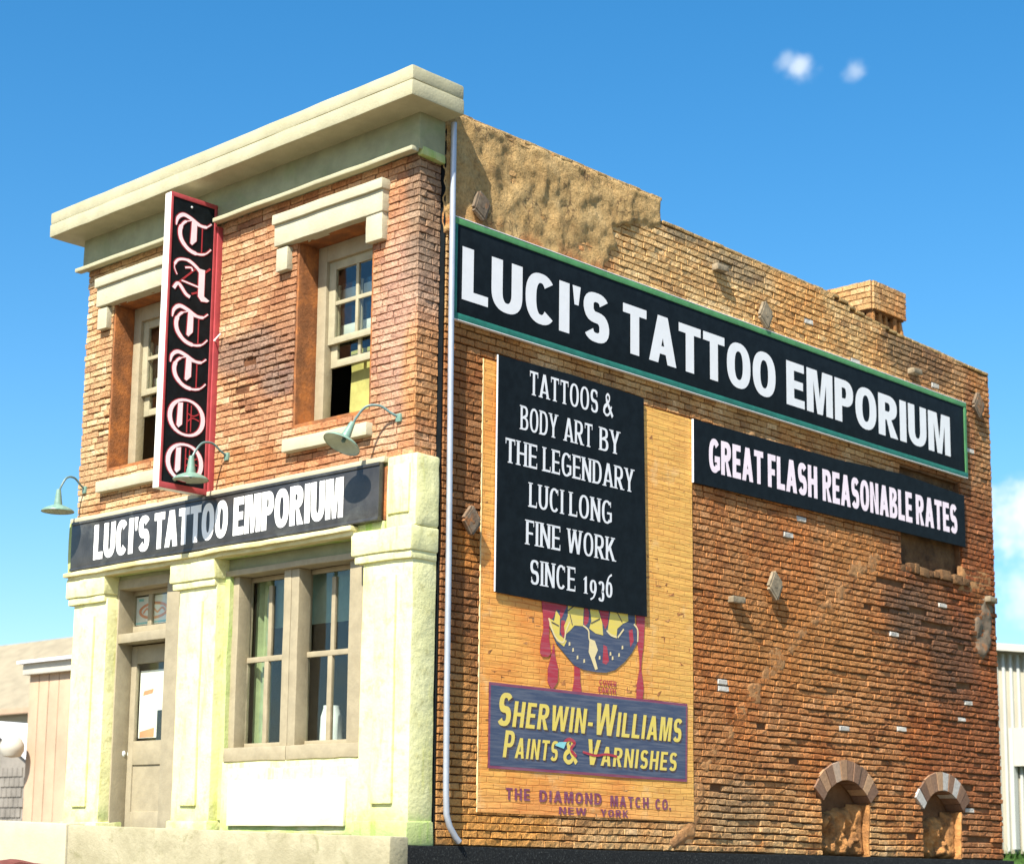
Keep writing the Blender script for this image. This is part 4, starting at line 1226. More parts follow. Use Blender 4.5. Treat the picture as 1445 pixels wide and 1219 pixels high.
patch('mortar_patch', 'x', 0, 1, [(14.95, 3.95), (15.25, 3.7), (15.62, 4.1), (15.75, 4.8), (15.5, 5.1), (15.2, 4.95), (14.95, 4.5)], .07, .02, 'rusty_iron', side_wall, .05, 60, .15, 2.8)
patch('mortar_patch', 'x', 0, 1, [(14.4, 5.0), (14.9, 4.95), (15.7, 5.1), (15.7, 5.5), (15.0, 5.6), (14.5, 5.5)], .03, .004, 'mortar_smear', side_wall, .05, 61, .12, 2.8)
y_ = 12.30
while y_ < 14.5:
    w = rnd.uniform(.14, .34)
    MB().rbox(-.12, rnd.uniform(.02, .075), y_, y_ + w, 5.13 + rnd.uniform(-.04, .02), 5.27 + rnd.uniform(-.03, .05), .025, .03, .1, seed=y_).build('sill_stone', 'dark_rubble', side_wall, smooth=True)
    y_ += w + .01
patch('mortar_patch', 'x', 0, 1, [(5.2, .02), (5.6, .0), (6.2, .25), (6.0, .5), (5.7, .35)], .02, .02, 'mortar_smear', side_wall, .04, 63, .1, 4)

# niches
for ci, (cy, hw, zs, zc) in enumerate(ARCH):
    N = MB()
    N.box(XB - .34, XB - .28, cy - hw - .05, cy + hw + .05, -.02, zc + .1)
    niche = N.build('arched_niche', 'dark_joint', B)
    patch('rubble_fill', 'x', XB - .27, 1, [(cy - hw - .02, -.02), (cy + hw + .02, -.02), (cy + hw + .02, zs - (.02 if ci == 0 else .12)), (cy + .1, zs - .10), (cy - .3, zs - (.2 if ci == 0 else .3)), (cy - hw - .02, zs - .35)], .20, .10, 'rubble', niche, .03, 70 + ci, .10, 4.2)
    patch('rubble_fill', 'x', XB - .20, 1, [(cy + hw * .45, -.02), (cy + hw + .02, -.02), (cy + hw + .02, zs - .02), (cy + hw * .62, zs - .05)], .10, .12, 'rubble', niche, .05, 80 + ci, .10, 2.0)
    MB().rbox(XB - .26, .004, cy + hw - .035, cy + hw + .006, -.02, zs - .02, .02, .03, .10, seed=ci).build('niche_jamb', 'rubble', niche, smooth=True)
    rise = zc - zs; rad = (hw * hw + rise * rise) / (2 * rise); a = math.asin(hw / rad); cz = zc - rad; nv = 10
    for i in range(nv):
        a0, a1 = -a + 2 * a * i / nv + .008, -a + 2 * a * (i + 1) / nv - .008
        ro = rad + .335 + rnd.uniform(-.012, .012); ri = rad + rnd.uniform(-.008, .004)
        pl = [(cy + ri * math.sin(a0), cz + ri * math.cos(a0)), (cy + ro * math.sin(a0), cz + ro * math.cos(a0)), (cy + ro * math.sin(a1), cz + ro * math.cos(a1)), (cy + ri * math.sin(a1), cz + ri * math.cos(a1))]
        MB().prism(pl, 'x', XB - .25, .038 + rnd.uniform(-.008, .008)).build('voussoir', 'voussoir', niche)

# pattress plates, stone stubs
for (y, z, s, ang, mat, lab) in ((8.02, 8.95, .24, 12, 'ledge_stone', 'pale square anchor plate above the long sign'), (8.20, 4.36, .25, 10, 'ledge_stone', 'pale square anchor plate set as a diamond low on the wall'),
                                 (.95, 4.42, .21, 0, 'rusty_iron', 'dark anchor plate with rust beside the downpipe'), (1.05, 8.98, .22, 20, 'rusty_iron', 'dark anchor plate in the shade of the cornice'),
                                 (15.18, 8.74, .26, 5, 'rusty_iron', 'rusty anchor plate at the rear corner')):
    m = MB(); bm = bmesh.new(); bmesh.ops.create_cube(bm, size=1)
    bmesh.ops.bevel(bm, geom=bm.edges[:], offset=.12, segments=2, affect='EDGES')
    rot = Matrix.Rotation(R(45 + ang), 4, 'X')
    vs = []
    for v_ in bm.verts:
        p = Vector((v_.co.x * .07, v_.co.y * s * 1.25, v_.co.z * s * 1.25)); p = rot @ p; p.z *= 1.25; vs.append(p + Vector((.10 + noise.noise(p * 9) * .005, y, z)))
    bm.verts.index_update(); m.add(vs, [tuple(q.index for q in f.verts) for f in bm.faces]); bm.free()
    m.tube([(-.05, y, z), (.14, y, z)], .04, 8)
    pl = m.build('anchor_plate', mat, side_wall); pl['label'] = lab
for (y, z) in ((6.82, 9.48), (7.2, 4.02), (12.92, 8.96), (15.55, 4.95)):
    MB().rbox(-.02, .13, y - .17, y + .13, z - .055, z + .05, .02, .02, .08, seed=y).build('stone_stub', 'ledge_stone', side_wall, smooth=True)

MB().box(-.345, -.012, .436, .449, -.02, 10.2).build('joint_shade', 'sign_black', side_wall)  # solid black strip added as painted shade in the open joint
# downspout
P0 = [(.10, .475, 10.05), (.10, .478, 9.0), (.10, .485, 7.5), (.10, .50, 6.0), (.10, .52, 4.0), (.10, .53, 2.0), (.10, .545, .75), (.10, .56, .40), (.105, .62, .24), (.12, .72, .10), (.13, .78, .04)]
pipe = MB().tube(P0, .042, 12).build('downspout', 'pipe_metal', B, smooth=True)

# chimney, set on the roof behind the parapet: brick cap on short piers round a dark core
ch = MB().box(-1.62, -.60, 12.48, 13.46, 9.2, 10.10).build('chimney', 'dark_joint', B)
MB().rbox(-1.70, -.52, 12.40, 13.54, 10.17, 10.74, .02, .015, .2).build('chimney_cap', 'dark_joint', ch, smooth=True)
rc = random.Random(8)
recs = []
for r_ in range(5):
    z = 10.19 + r_ * .112
    for q in course([(-1.71, -.51)], z, .098, .30, .5 * (r_ % 2), .014, rc): recs.append(('y', 12.39, q))
    for q in course([(12.39, 13.55)], z, .098, .30, .5 * ((r_ + 1) % 2), .014, rc): recs.append(('x', -.51, q))
for pl_, lv_, q in recs:
    o = bpy.data.objects.new('brick', variant_mesh(pick(), 'side_brick')); COL.objects.link(o)
    o.parent = ch; o.matrix_parent_inverse = p_world(ch).inverted(); o.matrix_basis = brick_matrix(pl_, lv_, 1, q[0], q[1], q[2], q[3], .04)
for i in range(5):
    y = 12.42 + i * .25
    MB().rbox(-.66, -.53, y, y + rc.uniform(.09, .14), 9.55, 10.18, .03, .03, .12, seed=i).build('chimney_pier', 'rubble', ch, smooth=True)
    x = -1.68 + i * .25
    MB().rbox(x, x + .13, 12.41, 12.52, 9.6, 10.18, .03, .03, .12, seed=i + 9).build('chimney_pier', 'rubble', ch, smooth=True)

# ================================================================== SIGNS
# fascia sign over the shop
fs = empty('fascia_sign', (-4.3, -.1, 4.35), "black fascia board lettered LUCI'S TATTOO EMPORIUM above the shop door and shop window", 'sign')
MB().rbox(-8.0, -.60, -.15, -.06, 4.345, 5.165, .012, .008).build('board', 'board_black', fs, smooth=True)
fb = MB()
fb.rbox(-8.0, -.60, -.165, -.148, 5.115, 5.160, .006, .004); fb.rbox(-8.0, -.60, -.165, -.148, 4.35, 4.395, .006, .004)
fb.build('board_trim', 'board_black', fs, smooth=True)
ik = Ink('y', -.152, -1)
for w_, a, b_ in (("LUCI'S", -7.34, -5.83), ('TATTOO', -5.71, -3.88), ('EMPORIUM', -3.75, -1.32)):
    ik.word(w_, a, b_, 4.475, 5.05, .30, .21, gap=.05)
ik.build('lettering', 'print_glossy_white', fs)
MB().rbox(-8.12, -8.0, -.12, .0, 4.30, 5.17, .01, .01).build('end_cap', 'green_paint', fs, smooth=True)

# long sign on the side wall
ls = empty('wall_sign', (.06, 7.65, 7.3), "long sign with green border reading LUCI'S TATTOO EMPORIUM high on the side wall", 'sign')
MB().rbox(.035, .085, .55, 14.68, 7.24, 8.67, .006, .004, .5).build('board', 'sign_black', ls, smooth=True)
g = MB(); g.rbox(.04, .098, .52, 14.71, 8.60, 8.69, .006, .004, .5); g.build('top_border', 'sign_green', ls, smooth=True)
g = MB(); g.rbox(.04, .098, .52, 14.71, 7.22, 7.31, .006, .004, .5); g.build('bottom_border', 'sign_teal', ls, smooth=True)
g = MB(); g.rbox(.04, .097, .52, .60, 7.312, 8.598, .006, .004); g.build('side_border', 'sign_teal', ls, smooth=True)
g = MB(); g.rbox(.04, .097, 14.62, 14.71, 7.312, 8.598, .006, .004); g.build('side_border', 'sign_green', ls, smooth=True)
g = MB(); g.rbox(.036, .101, .505, .518, 7.22, 8.69, .003, .002); g.rbox(.036, .101, .52, 14.7, 8.692, 8.704, .003, .002, .5); g.rbox(.036, .101, .52, 14.7, 7.205, 7.217, .003, .002, .5); g.build('white_edge', 'print_white', ls)
ik = Ink('x', .087, 1)
for w_, a, b_ in (("LUCI'S", .70, 3.92), ('TATTOO', 4.25, 8.31), ('EMPORIUM', 8.63, 14.08)):
    ik.word(w_, a, b_, 7.53, 8.30, .27, .185, gap=.08)
ik.build('lettering', 'print_white', ls)

# short sign below
ss = empty('slogan_sign', (.05, 10.3, 5.8), 'narrow black banner reading GREAT FLASH REASONABLE RATES below the long sign', 'sign')
MB().prism([(6.06, 5.77), (10.3, 5.81), (14.60, 5.86), (14.60, 6.86), (12.3, 6.92), (10.3, 6.84), (6.06, 6.80)], 'x', .034, .062).build('board', 'sign_black', ss)
MB().prism([(6.052, 5.77), (6.062, 5.77), (6.062, 6.80), (6.052, 6.80)], 'x', .03, .064).build('white_edge', 'print_white', ss)
ik = Ink('x', .062, 1)
for w_, a, b_, dz_ in (('GREAT', 6.46, 7.96, 0), ('FLASH', 8.09, 9.56, .01), ('REASONABLE', 9.72, 12.67, .02), ('RATES', 12.80, 14.30, .045)):
    ik.word(w_, a, b_, 6.01 + dz_, 6.57 + dz_, .28, .185, gap=.09, slope=.008)
ik.build('lettering', 'print_pinkish', ss)

# orange poster
op = empty('orange_poster', (.04, 3.65, .45), 'tall orange paint advertisement with globe and blue banner on the side wall', 'poster')
g = MB()
nu, nv = 24, 40
vv = []
for i in range(nu + 1):
    for j in range(nv + 1):
        u = 1.24 + (6.08 - 1.24) * i / nu; z = .45 + (6.80 - .45) * j / nv
        u += (.03 * noise.noise(Vector((0, z, 4))) if i in (0, nu) else 0)
        vv.append((.014 + .004 * noise.noise(Vector((u * .8, z * .8, 2))), u, z))
n0 = len(vv)
vv += [(-.004, p[1], p[2]) for p in vv]
ff = []
for i in range(nu):
    for j in range(nv):
        a = i * (nv + 1) + j; ff.append((a, a + nv + 1, a + nv + 2, a + 1)); ff.append((n0 + a, n0 + a + 1, n0 + a + nv + 2, n0 + a + nv + 1))
for i in range(nu):
    for j in (0, nv):
        a = i * (nv + 1) + j; ff.append((a, n0 + a, n0 + a + nv + 1, a + nv + 1))
for j in range(nv):
    for i in (0, nu):
        a = i * (nv + 1) + j; ff.append((a, a + 1, n0 + a + 1, n0 + a))
g.add(vv, ff); g.build('paper', 'orange_paper', op, smooth=False)
MB().box(-.002, .019, 1.234, 1.242, .45, 6.80).build('torn_edge', 'ink_cream', op)
LV = .0195
globe = [(2.66, 3.31), (2.67, 3.14), (2.76, 3.01), (2.83, 2.9), (3.01, 2.77), (3.23, 2.62), (3.44, 2.57), (3.7, 2.56), (3.95, 2.57), (4.17, 2.63), (4.39, 2.77), (4.56, 2.92), (4.69, 3.09), (4.69, 3.27), (4.63, 3.38), (4.63, 3.65), (3.44, 3.75), (2.74, 3.6)]
ik = Ink('x', LV, 1); ik.poly(globe); ik.build('globe_print', 'ink_blue', op)
drips = [[(2.49, 3.6), (3.06, 3.6), (3.05, 3.45), (2.94, 3.27), (2.9, 3.26), (2.91, 3.39), (2.83, 3.39), (2.76, 3.26), (2.68, 3.23), (2.67, 2.98), (2.72, 2.75), (2.66, 2.69), (2.54, 2.68), (2.48, 2.73), (2.5, 2.91), (2.55, 3.06), (2.54, 3.26)],
         [(2.78, 2.91), (2.81, 2.72), (2.88, 2.54), (2.87, 2.35), (2.79, 2.26), (2.75, 2.22), (2.71, 2.26), (2.65, 2.33), (2.65, 2.51), (2.72, 2.71)],
         [(3.23, 2.61), (3.36, 2.58), (3.37, 2.39), (3.4, 2.26), (3.34, 2.13), (3.25, 2.12), (3.19, 2.24), (3.23, 2.41)],
         [(4.65, 3.6), (4.88, 3.6), (4.84, 3.07), (4.8, 2.87), (4.78, 2.7), (4.83, 2.49), (4.84, 2.37), (4.81, 2.24), (4.66, 2.24), (4.67, 2.45), (4.74, 2.7), (4.73, 2.87), (4.69, 3.06)],
         [(3.89, 2.98), (3.97, 2.96), (4.02, 2.75), (3.95, 2.69), (3.87, 2.71)], [(3.46, 3.6), (3.56, 3.42), (3.54, 3.28), (3.48, 3.22), (3.44, 3.24)],
         [(3.75, 3.6), (4.03, 3.6), (3.99, 3.3), (3.93, 3.21), (3.84, 3.35)], [(2.94, 3.25), (3.02, 3.25), (3.04, 3.1), (2.98, 2.98), (2.92, 3.08)], [(4.48, 3.25), (4.57, 3.28), (4.6, 3.1), (4.52, 3.0)]]
ik = Ink('x', LV + .001, 1)
for d in drips: ik.poly(d)
ik.build('paint_drips', 'ink_red', op)
lands = [[(2.82, 3.38), (2.91, 3.3), (2.9, 3.03), (3.06, 2.96), (3.0, 2.87), (2.84, 2.94), (2.68, 3.14), (2.67, 3.25), (2.78, 3.22)], [(3.08, 3.56), (3.44, 3.56), (3.42, 3.21), (3.23, 3.2), (3.15, 3.13), (3.02, 3.04), (3.0, 3.17), (3.08, 3.32)],
         [(3.56, 3.56), (3.73, 3.56), (3.86, 3.3), (3.88, 3.12), (3.71, 3.13), (3.56, 3.19), (3.61, 3.3)], [(4.06, 3.56), (4.45, 3.56), (4.47, 3.39), (4.34, 3.34), (4.21, 3.25), (4.19, 3.12), (3.99, 3.16), (3.99, 3.23)]]
ik = Ink('x', LV + .002, 1)
for d in lands: ik.poly(d)
ik.build('globe_land', 'ink_yellow', op)
Ink('x', LV + .003, 1).poly([(3.57, 3.04), (3.69, 3.02), (3.76, 2.89), (3.69, 2.77), (3.76, 2.61), (3.7, 2.59), (3.63, 2.71), (3.55, 2.84)]).build('globe_outline', 'ink_cream', op)
for pth in ([(2.66, 3.25), (2.80, 3.0), (2.98, 2.93), (3.04, 3.1), (3.12, 3.24)], [(3.42, 3.22), (3.54, 3.16), (3.56, 3.04), (3.62, 2.95)], [(4.6, 3.36), (4.69, 3.28), (4.69, 3.1)], [(4.22, 3.12), (4.36, 3.26)], [(3.96, 3.20), (4.06, 3.14), (4.2, 3.12)]):
    q = strip(cat(pth), .028); ik = Ink('x', LV + .003, 1); ik.piece(q, lambda a, b_: (a, b_), 1); ik.build('globe_outline', 'ink_cream', op)
for (u, z) in ((3.12, 2.92), (3.3, 2.74), (3.45, 2.7), (3.8, 2.78), (4.1, 2.8), (4.25, 2.86), (4.33, 2.98), (3.2, 2.84), (4.05, 2.86)): Ink('x', LV + .003, 1).poly([(u - .02, z - .03), (u + .02, z - .02), (u + .015, z + .03), (u - .015, z + .025)]).build('globe_fleck', 'ink_cream', op)
ik = Ink('x', LV + .0055, 1)
for pth in ([(3.08, 3.40), (3.25, 3.5), (3.4, 3.53)], [(3.12, 3.36), (3.18, 3.2)], [(3.6, 3.27), (3.8, 3.36)], [(4.2, 3.5), (4.32, 3.36)], [(2.72, 3.2), (2.88, 3.16)]):
    ik.piece(strip(cat(pth), .016), lambda a, b_: (a, b_), 0)
ik.build('globe_lines', 'ink_brown', op)
ik = Ink('x', LV + .001, 1)
ik.word('COVER', 3.80, 4.20, 2.38, 2.46, .22, .16); ik.word('EARTH', 3.78, 4.18, 2.27, 2.35, .22, .16)
ik.build('small_print', 'ink_red', op)
bn = Ink('x', LV + .002, 1); bn.poly([(1.43, 1.05), (5.90, 1.05), (5.92, 2.25), (1.43, 2.235)]); bn.build('banner_edge', 'ink_purple', op)
bn = Ink('x', LV + .003, 1); bn.poly([(1.47, 1.09), (5.86, 1.09), (5.88, 2.21), (1.47, 2.195)]); bn.build('banner_print', 'ink_blue', op)
sh1 = Ink('x', LV + .004, 1); sh1.word('SHERWIN-WILLIAMS', 1.62, 5.78, 1.62, 2.08, .27, .17, gap=.11, shear=.16, bigs=(0, 8), small=.78)
sh1.word('PAINTS', 1.76, 2.88, 1.19, 1.56, .27, .17, gap=.13, shear=.16, bigs=(0,), small=.76)
sh1.word('VARNISHES', 3.52, 5.64, 1.17, 1.54, .27, .17, gap=.13, shear=.16, bigs=(0,), small=.76); sh1.build('banner_lettering_shadow', 'ink_brown', op)
yl = Ink('x', LV + .007, 1); yl.word('SHERWIN-WILLIAMS', 1.59, 5.74, 1.645, 2.11, .25, .15, gap=.13, shear=.16, bigs=(0, 8), small=.78)
yl.word('PAINTS', 1.72, 2.86, 1.215, 1.59, .24, .15, gap=.15, shear=.16, bigs=(0,), small=.76)
yl.word('VARNISHES', 3.49, 5.62, 1.20, 1.57, .24, .15, gap=.15, shear=.16, bigs=(0,), small=.76)
yl.word('&', 3.00, 3.28, 1.20, 1.55, .24, .15)
yl.build('banner_lettering', 'ink_yellow', op)
rs = Ink('x', LV + .011, 1); rs.piece(strip(cat([(2.98, 1.46), (3.1, 1.54), (3.24, 1.50), (3.16, 1.40), (3.28, 1.30)]), .05), lambda a, b_: (a, b_), 0); rs.piece(strip(cat([(3.42, 1.38), (3.7, 1.34), (3.95, 1.37), (4.2, 1.35)]), .035), lambda a, b_: (a, b_), 0); rs.build('paint_smear', 'ink_red', op)
ts = Ink('x', LV + .013, 1); ts.poly([(2.80, 1.44), (3.00, 1.40), (3.06, 1.50), (2.9, 1.49)]); ts.build('paint_smear', 'print_teal', op)
for w_, a, b_, z0_, z1_ in (('THE', 1.80, 2.30, .635, .80), ('DIAMOND', 2.50, 3.86, .63, .795), ('MATCH', 4.06, 4.96, .615, .775), ('CO.', 5.12, 5.50, .605, .765), ('NEW', 2.92, 3.52, .47, .575), ('YORK', 3.84, 4.48, .465, .57)):
    Ink('x', LV, 1).word(w_, a, b_, z0_, z1_, .24, .18, gap=.22).build('bottom_lettering', 'ink_purple', op)

# black poster
bp_ = empty('black_poster', (.07, 3.2, 3.5), 'tall black poster with white serif lettering TATTOOS AND BODY ART hung over the orange advertisement', 'poster')
MB().prism([(1.50, 3.49), (3.2, 3.47), (4.88, 3.50), (4.80, 6.90), (3.1, 6.93), (1.50, 6.90)], 'x', .042, .056).build('board', 'sign_black', bp_)
MB().prism([(1.488, 3.50), (1.502, 3.50), (1.502, 6.90), (1.488, 6.90)], 'x', .040, .058).build('white_edge', 'print_white', bp_)
ik = Ink('x', .056, 1)
SB = dict(s=.195, t=.09, serif=True)


def line(parts, z):
    ik = Ink('x', .056, 1)
    for w_, a, b_ in parts: ik.word(w_, a, b_, z - .17, z + .185, gap=.15, **SB)
    ik.build('lettering', 'print_white', bp_)


line([('TATTOOS', 2.17, 3.70), ('&', 3.82, 4.04)], 6.62)
line([('BODY', 1.98, 2.78), ('ART', 2.93, 3.57), ('BY', 3.74, 4.21)], 6.07)
line([('THE', 1.67, 2.34), ('LEGENDARY', 2.47, 4.55)], 5.54)
line([('LUCI', 2.18, 2.92), ('LONG', 3.06, 4.03)], 4.97)
line([('FINE', 2.12, 2.86), ('WORK', 3.02, 4.11)], 4.42)
line([('SINCE', 2.22, 3.20)], 3.86)
ik = Ink('x', .056, 1)
ik.word('1936', 3.38, 4.05, 3.69, 4.045, gap=.14, lift={('s', 0): .72, 1: -.22, ('s', 1): .85, 2: -.22, ('s', 2): .85}, **SB)
ik.build('lettering', 'print_white', bp_)

# projecting blade sign
bs = empty('blade_sign', (-4.6, -.5, 5.2), 'narrow black and red upright sign with TATTOO in blackletter projecting from the front wall', 'sign')
MB().rbox(-4.665, -4.51, -.985, -.095, 5.19, 9.80, .01, .006).build('box', 'sign_cream_edge', bs, smooth=True)
g = MB()
g.rbox(-4.512, -4.490, -.985, -.10, 9.73, 9.80, .004, .003); g.rbox(-4.512, -4.490, -.985, -.10, 5.19, 5.28, .004, .003)
g.rbox(-4.512, -4.490, -.985, -.95, 5.28, 9.73, .004, .003); g.rbox(-4.512, -4.490, -.15, -.10, 5.28, 9.73, .004, .003)
g.build('red_border', 'sign_red_edge', bs, smooth=True)
MB().box(-4.511, -4.502, -.955, -.145, 5.27, 9.735).build('black_face', 'sign_black', bs)
MB().rbox(-4.55, -4.46, -.095, .03, 5.24, 9.46, .01, .008).build('back_strip', 'sign_red_edge', bs, smooth=True)
MB().tube([(-4.50, -.02, 7.62), (-4.40, -.14, 7.60), (-4.36, -.05, 7.72)], .012, 8).build('bracket_wire', 'print_white', bs)


def black_T(fn, I, k, extra):
    e = extra
    I.piece(strip(cat([(.02, .62), (.06, .82), (.20, .94), (.40, .90), (.62, .80), (.82, .80), (.96, .92)]), [.03 + e, .05 + e, .06 + e, .07 + e, .08 + e, .09 + e, .10 + e, .10 + e, .10 + e] + [.11 + e] * 16 + [.09 + e] * 6 + [.05 + e] * 6), fn, k)
    I.piece(strip(cat([(.44, .86), (.24, .76), (.13, .55), (.17, .30), (.36, .10), (.60, .04), (.82, .10), (.97, .26)]), [.04 + e] * 5 + [.08 + e] * 5 + [.12 + e] * 12 + [.11 + e] * 8 + [.07 + e] * 6 + [.05 + e] * 7), fn, k + 1)
    I.piece([[(.42 - e / 2, .84), (.58 + e / 2, .82), (.58 + e / 2, .36), (.46, .22 - e / 2), (.40 - e / 2, .26)]], fn, k + 2)


def black_A(fn, I, k, e):
    I.piece(strip(cat([(.10, .52), (.02, .72), (.12, .92), (.38, .97), (.62, .84), (.74, .70)]), [.04 + e] * 8 + [.08 + e] * 10 + [.10 + e] * 13), fn, k)
    I.piece([[(.66 - e / 2, .84), (.84 + e / 2, .84), (.84 + e / 2, .14), (.98, .06), (.92, .0 - e / 2), (.76, -.02 - e / 2), (.66 - e / 2, .10)]], fn, k + 1)
    I.piece(strip([(.22, .40), (.70, .34)], .06 + e), fn, k + 2)
    I.piece(strip(cat([(.02, .14), (.14, .30), (.34, .08), (.46, .02)]), .10 + e), fn, k + 3)
    I.piece(strip(cat([(.30, .76), (.46, .80), (.50, .72)]), .06 + e), fn, k + 2)


def black_O(fn, I, k, e):
    I.piece([ell(.5, .5, .50 + e / 2, .50 + e / 2, 0, 350, 30, 2.1), ell(.5, .5, .37 - e / 2, .42 - e / 2, 0, 350, 30, 2.1)], fn, k)
    I.piece([[(.26 - e / 2, .84), (.40 + e / 2, .88), (.40 + e / 2, .30), (.30, .20), (.24 - e / 2, .26)]], fn, k + 1)


LET = [('T', 9.52, 8.90), ('A', 8.80, 8.20), ('T', 8.07, 7.45), ('T', 7.35, 6.76), ('O', 6.62, 6.03), ('O', 5.93, 5.33)]
for ch_, z1, z0 in LET:
    wh, rd, hal = Ink('x', -4.502, 1), Ink('x', -4.502, 1), Ink('x', -4.502, 1)
    fn = lambda a, b_, z1=z1, z0=z0: (-.895 + a * .72, z0 + b_ * (z1 - z0))
    f_ = {'T': black_T, 'A': black_A, 'O': black_O}[ch_]
    f_(fn, hal, 0, .026); f_(fn, wh, 6, -.018)
    if ch_ == 'T':
        rd.piece(strip([(.72, .80), (.72, .10)], .035), fn, 2); rd.piece(strip(cat([(.30, .80), (.44, .88)]), .03), fn, 2)
    elif ch_ == 'A':
        rd.piece(strip([(.10, .28), (.62, .84)], .045), fn, 2); rd.piece(strip(cat([(.5, .12), (.66, .2)]), .05), fn, 2); rd.piece(strip(cat([(.84, .78), (.98, .92)]), .05), fn, 2)
    else:
        rd.piece(strip([(.52, .88), (.52, .12)], .035), fn, 2); rd.piece(strip([(.62, .85), (.62, .15)], .03), fn, 3)
        rd.piece(strip(cat([(.52, .40), (.66, .52), (.84, .48)]), .035), fn, 1); rd.piece(strip(cat([(.54, .62), (.68, .58), (.82, .66)]), .035), fn, 0)
    hal.build('letter_halo', 'print_red', bs); rd.build('letter_hairline', 'print_red', bs); wh.build('letter', 'print_pinkish', bs)
MB().lathe([(0, .012), (.02, .008), (.022, 0)], (0, 0, 0), None, 10)
dot = MB(); dot.lathe([(.0, .01), (.018, .006), (.02, 0)], (-4.49, -.60, 9.64), Matrix.Rotation(R(90), 4, 'Y'), 10); dot.build('screw_head', 'print_white', bs)


# ================================================================== WALL LAMPS
def wall_lamp(mount, head, swing, label, tiltx=0.0, tilty=0.0):
    x, y, z = mount
    L = empty('wall_lamp', mount, label, 'lamp', 'green gooseneck lamps over the fascia sign')
    hx, hy, hz = head
    d = Vector((hx - x, hy - y, 0))
    P = lambda f, dz: (x + d.x * f, y + d.y * f, z + dz)
    pts = cat([(0, 0), (.18, .06), (.42, .16), (.70, .14), (.90, -.02), (.98, -.14)], 5)
    MB().tube([P(f, dz) for f, dz in pts], .018, 8).build('gooseneck_arm', 'lamp_arm', L, smooth=True)
    MB().rbox(x - .05, x + .05, -.03, .03, z - .07, z + .05, .012, .003).build('wall_bracket', 'lamp_green', L, smooth=True)
    rot = Matrix.Rotation(tiltx, 4, 'X') @ Matrix.Rotation(tilty, 4, 'Y')
    top = Vector(P(.98, -.10))
    sh = MB(); sh.lathe([(.0, .02), (.035, .02), (.04, 0), (.048, -.06), (.062, -.17), (.068, -.20), (.07, -.235), (.14, -.262), (.225, -.30), (.268, -.335), (.272, -.352)], top, rot, 28)
    s = sh.build('lamp_shade', 'lamp_green', L, smooth=True)
    si = MB(); si.lathe([(.266, -.350), (.262, -.336), (.22, -.306), (.13, -.270), (.05, -.245), (0, -.243)], top, rot, 28)
    si.build('shade_inside', 'lamp_inner', L, smooth=True)
    bu = MB(); bu.lathe([(0, -.24), (.022, -.24), (.03, -.27), (.028, -.30), (.012, -.318), (0, -.32)], top, rot, 12); bu.build('bulb', 'lamp_arm', L, smooth=True)
    return L


wall_lamp((-7.90, 0, 5.74), (-7.90, -.52, 5.2), 0, 'green gooseneck lamp at the left end of the fascia, seen against the sky')
wall_lamp((-4.146, 0, 5.77), (-4.26, -.60, 5.2), 0, 'green gooseneck lamp in front of the foot of the blade sign')
wall_lamp((-.385, 0, 5.78), (-.86, -.46, 5.2), 0, 'green gooseneck lamp by the right window sill, its shade tipped to show the inside', tiltx=R(-26), tilty=R(6))

# ================================================================== THINGS IN THE SHOP WINDOW
t_ = MB().rbox(-4.05, -1.05, .72, .75, 3.18, 3.95, .01, .01, .3).build('roller_blind', 'shade_fabric', None, smooth=True); tag(t_, 'grey green roller blind half drawn inside the shop window', 'blind')
cv = []
g = MB()
pl = [(-4.05 + .03 * i, .60 + .05 * math.sin(i * 1.3)) for i in range(13)]
pl2 = [(a, b_ + .02) for a, b_ in reversed(pl)]
g.prism(pl + pl2, 'z', 1.36, 3.9); t_ = g.build('curtain', 'curtain_green', None, smooth=True); tag(t_, 'green curtain hanging at the left edge of the shop window', 'curtain')
t_ = MB().rbox(-3.42, -2.98, .62, .66, 1.30, 1.98, .02, .01).build('white_card', 'paper_white', None, smooth=True); tag(t_, 'white card standing inside the left half of the shop window', 'card')
t_ = MB().rbox(-4.2, -1.0, .50, 1.6, 1.18, 1.30, .01, .0).build('display_shelf', 'room_dark', None, smooth=True); tag(t_, 'dark display shelf behind the shop window', 'shelf')
g = MB().lathe([(0, 0), (.15, 0), (.17, .04), (.155, .5), (.12, .62), (.12, .66), (0, .66)], (-2.42, .72, 1.30)); t_ = g.build('jar', 'jar_white', None, smooth=True); tag(t_, 'pale glass jar on the shelf in the right half of the shop window', 'jar')
g = MB().lathe([(0, 0), (.20, 0), (.26, .10), (.25, .12), (0, .05)], (-2.25, .66, 1.30)); t_ = g.build('bowl', 'paper_white', None, smooth=True); tag(t_, 'white bowl beside the jar in the shop window', 'bowl')
g = MB().lathe([(0, 0), (.13, 0), (.14, .3), (.06, .42), (.06, .56), (0, .56)], (-1.72, .78, 1.30)); t_ = g.build('bottle', 'jamb_rust', None, smooth=True); tag(t_, 'brown bottle at the right end of the shop window shelf', 'bottle')

# ================================================================== BASE AND PAVEMENT
t_ = MB().rbox(-8.3, .11, -.45, 16.0, -.70, -.02, .01, .012, .5).build('base_board', 'black_grit', None, smooth=True); tag(t_, kind='structure')


def slab(x0, x1, z0a, z1a, yf, mat, name):
    m = MB(); n = 24
    m.rbox(x0, x1, yf, -.15 if False else -.46, -.9, 0, .03, .012, .25)
    for v_ in m.v:
        f = (v_.x - x0) / (x1 - x0)
        if v_.z > -.4: v_.z += z0a + (z1a - z0a) * f
    t = m.build(name, mat, None, smooth=True); tag(t, kind='structure'); return t


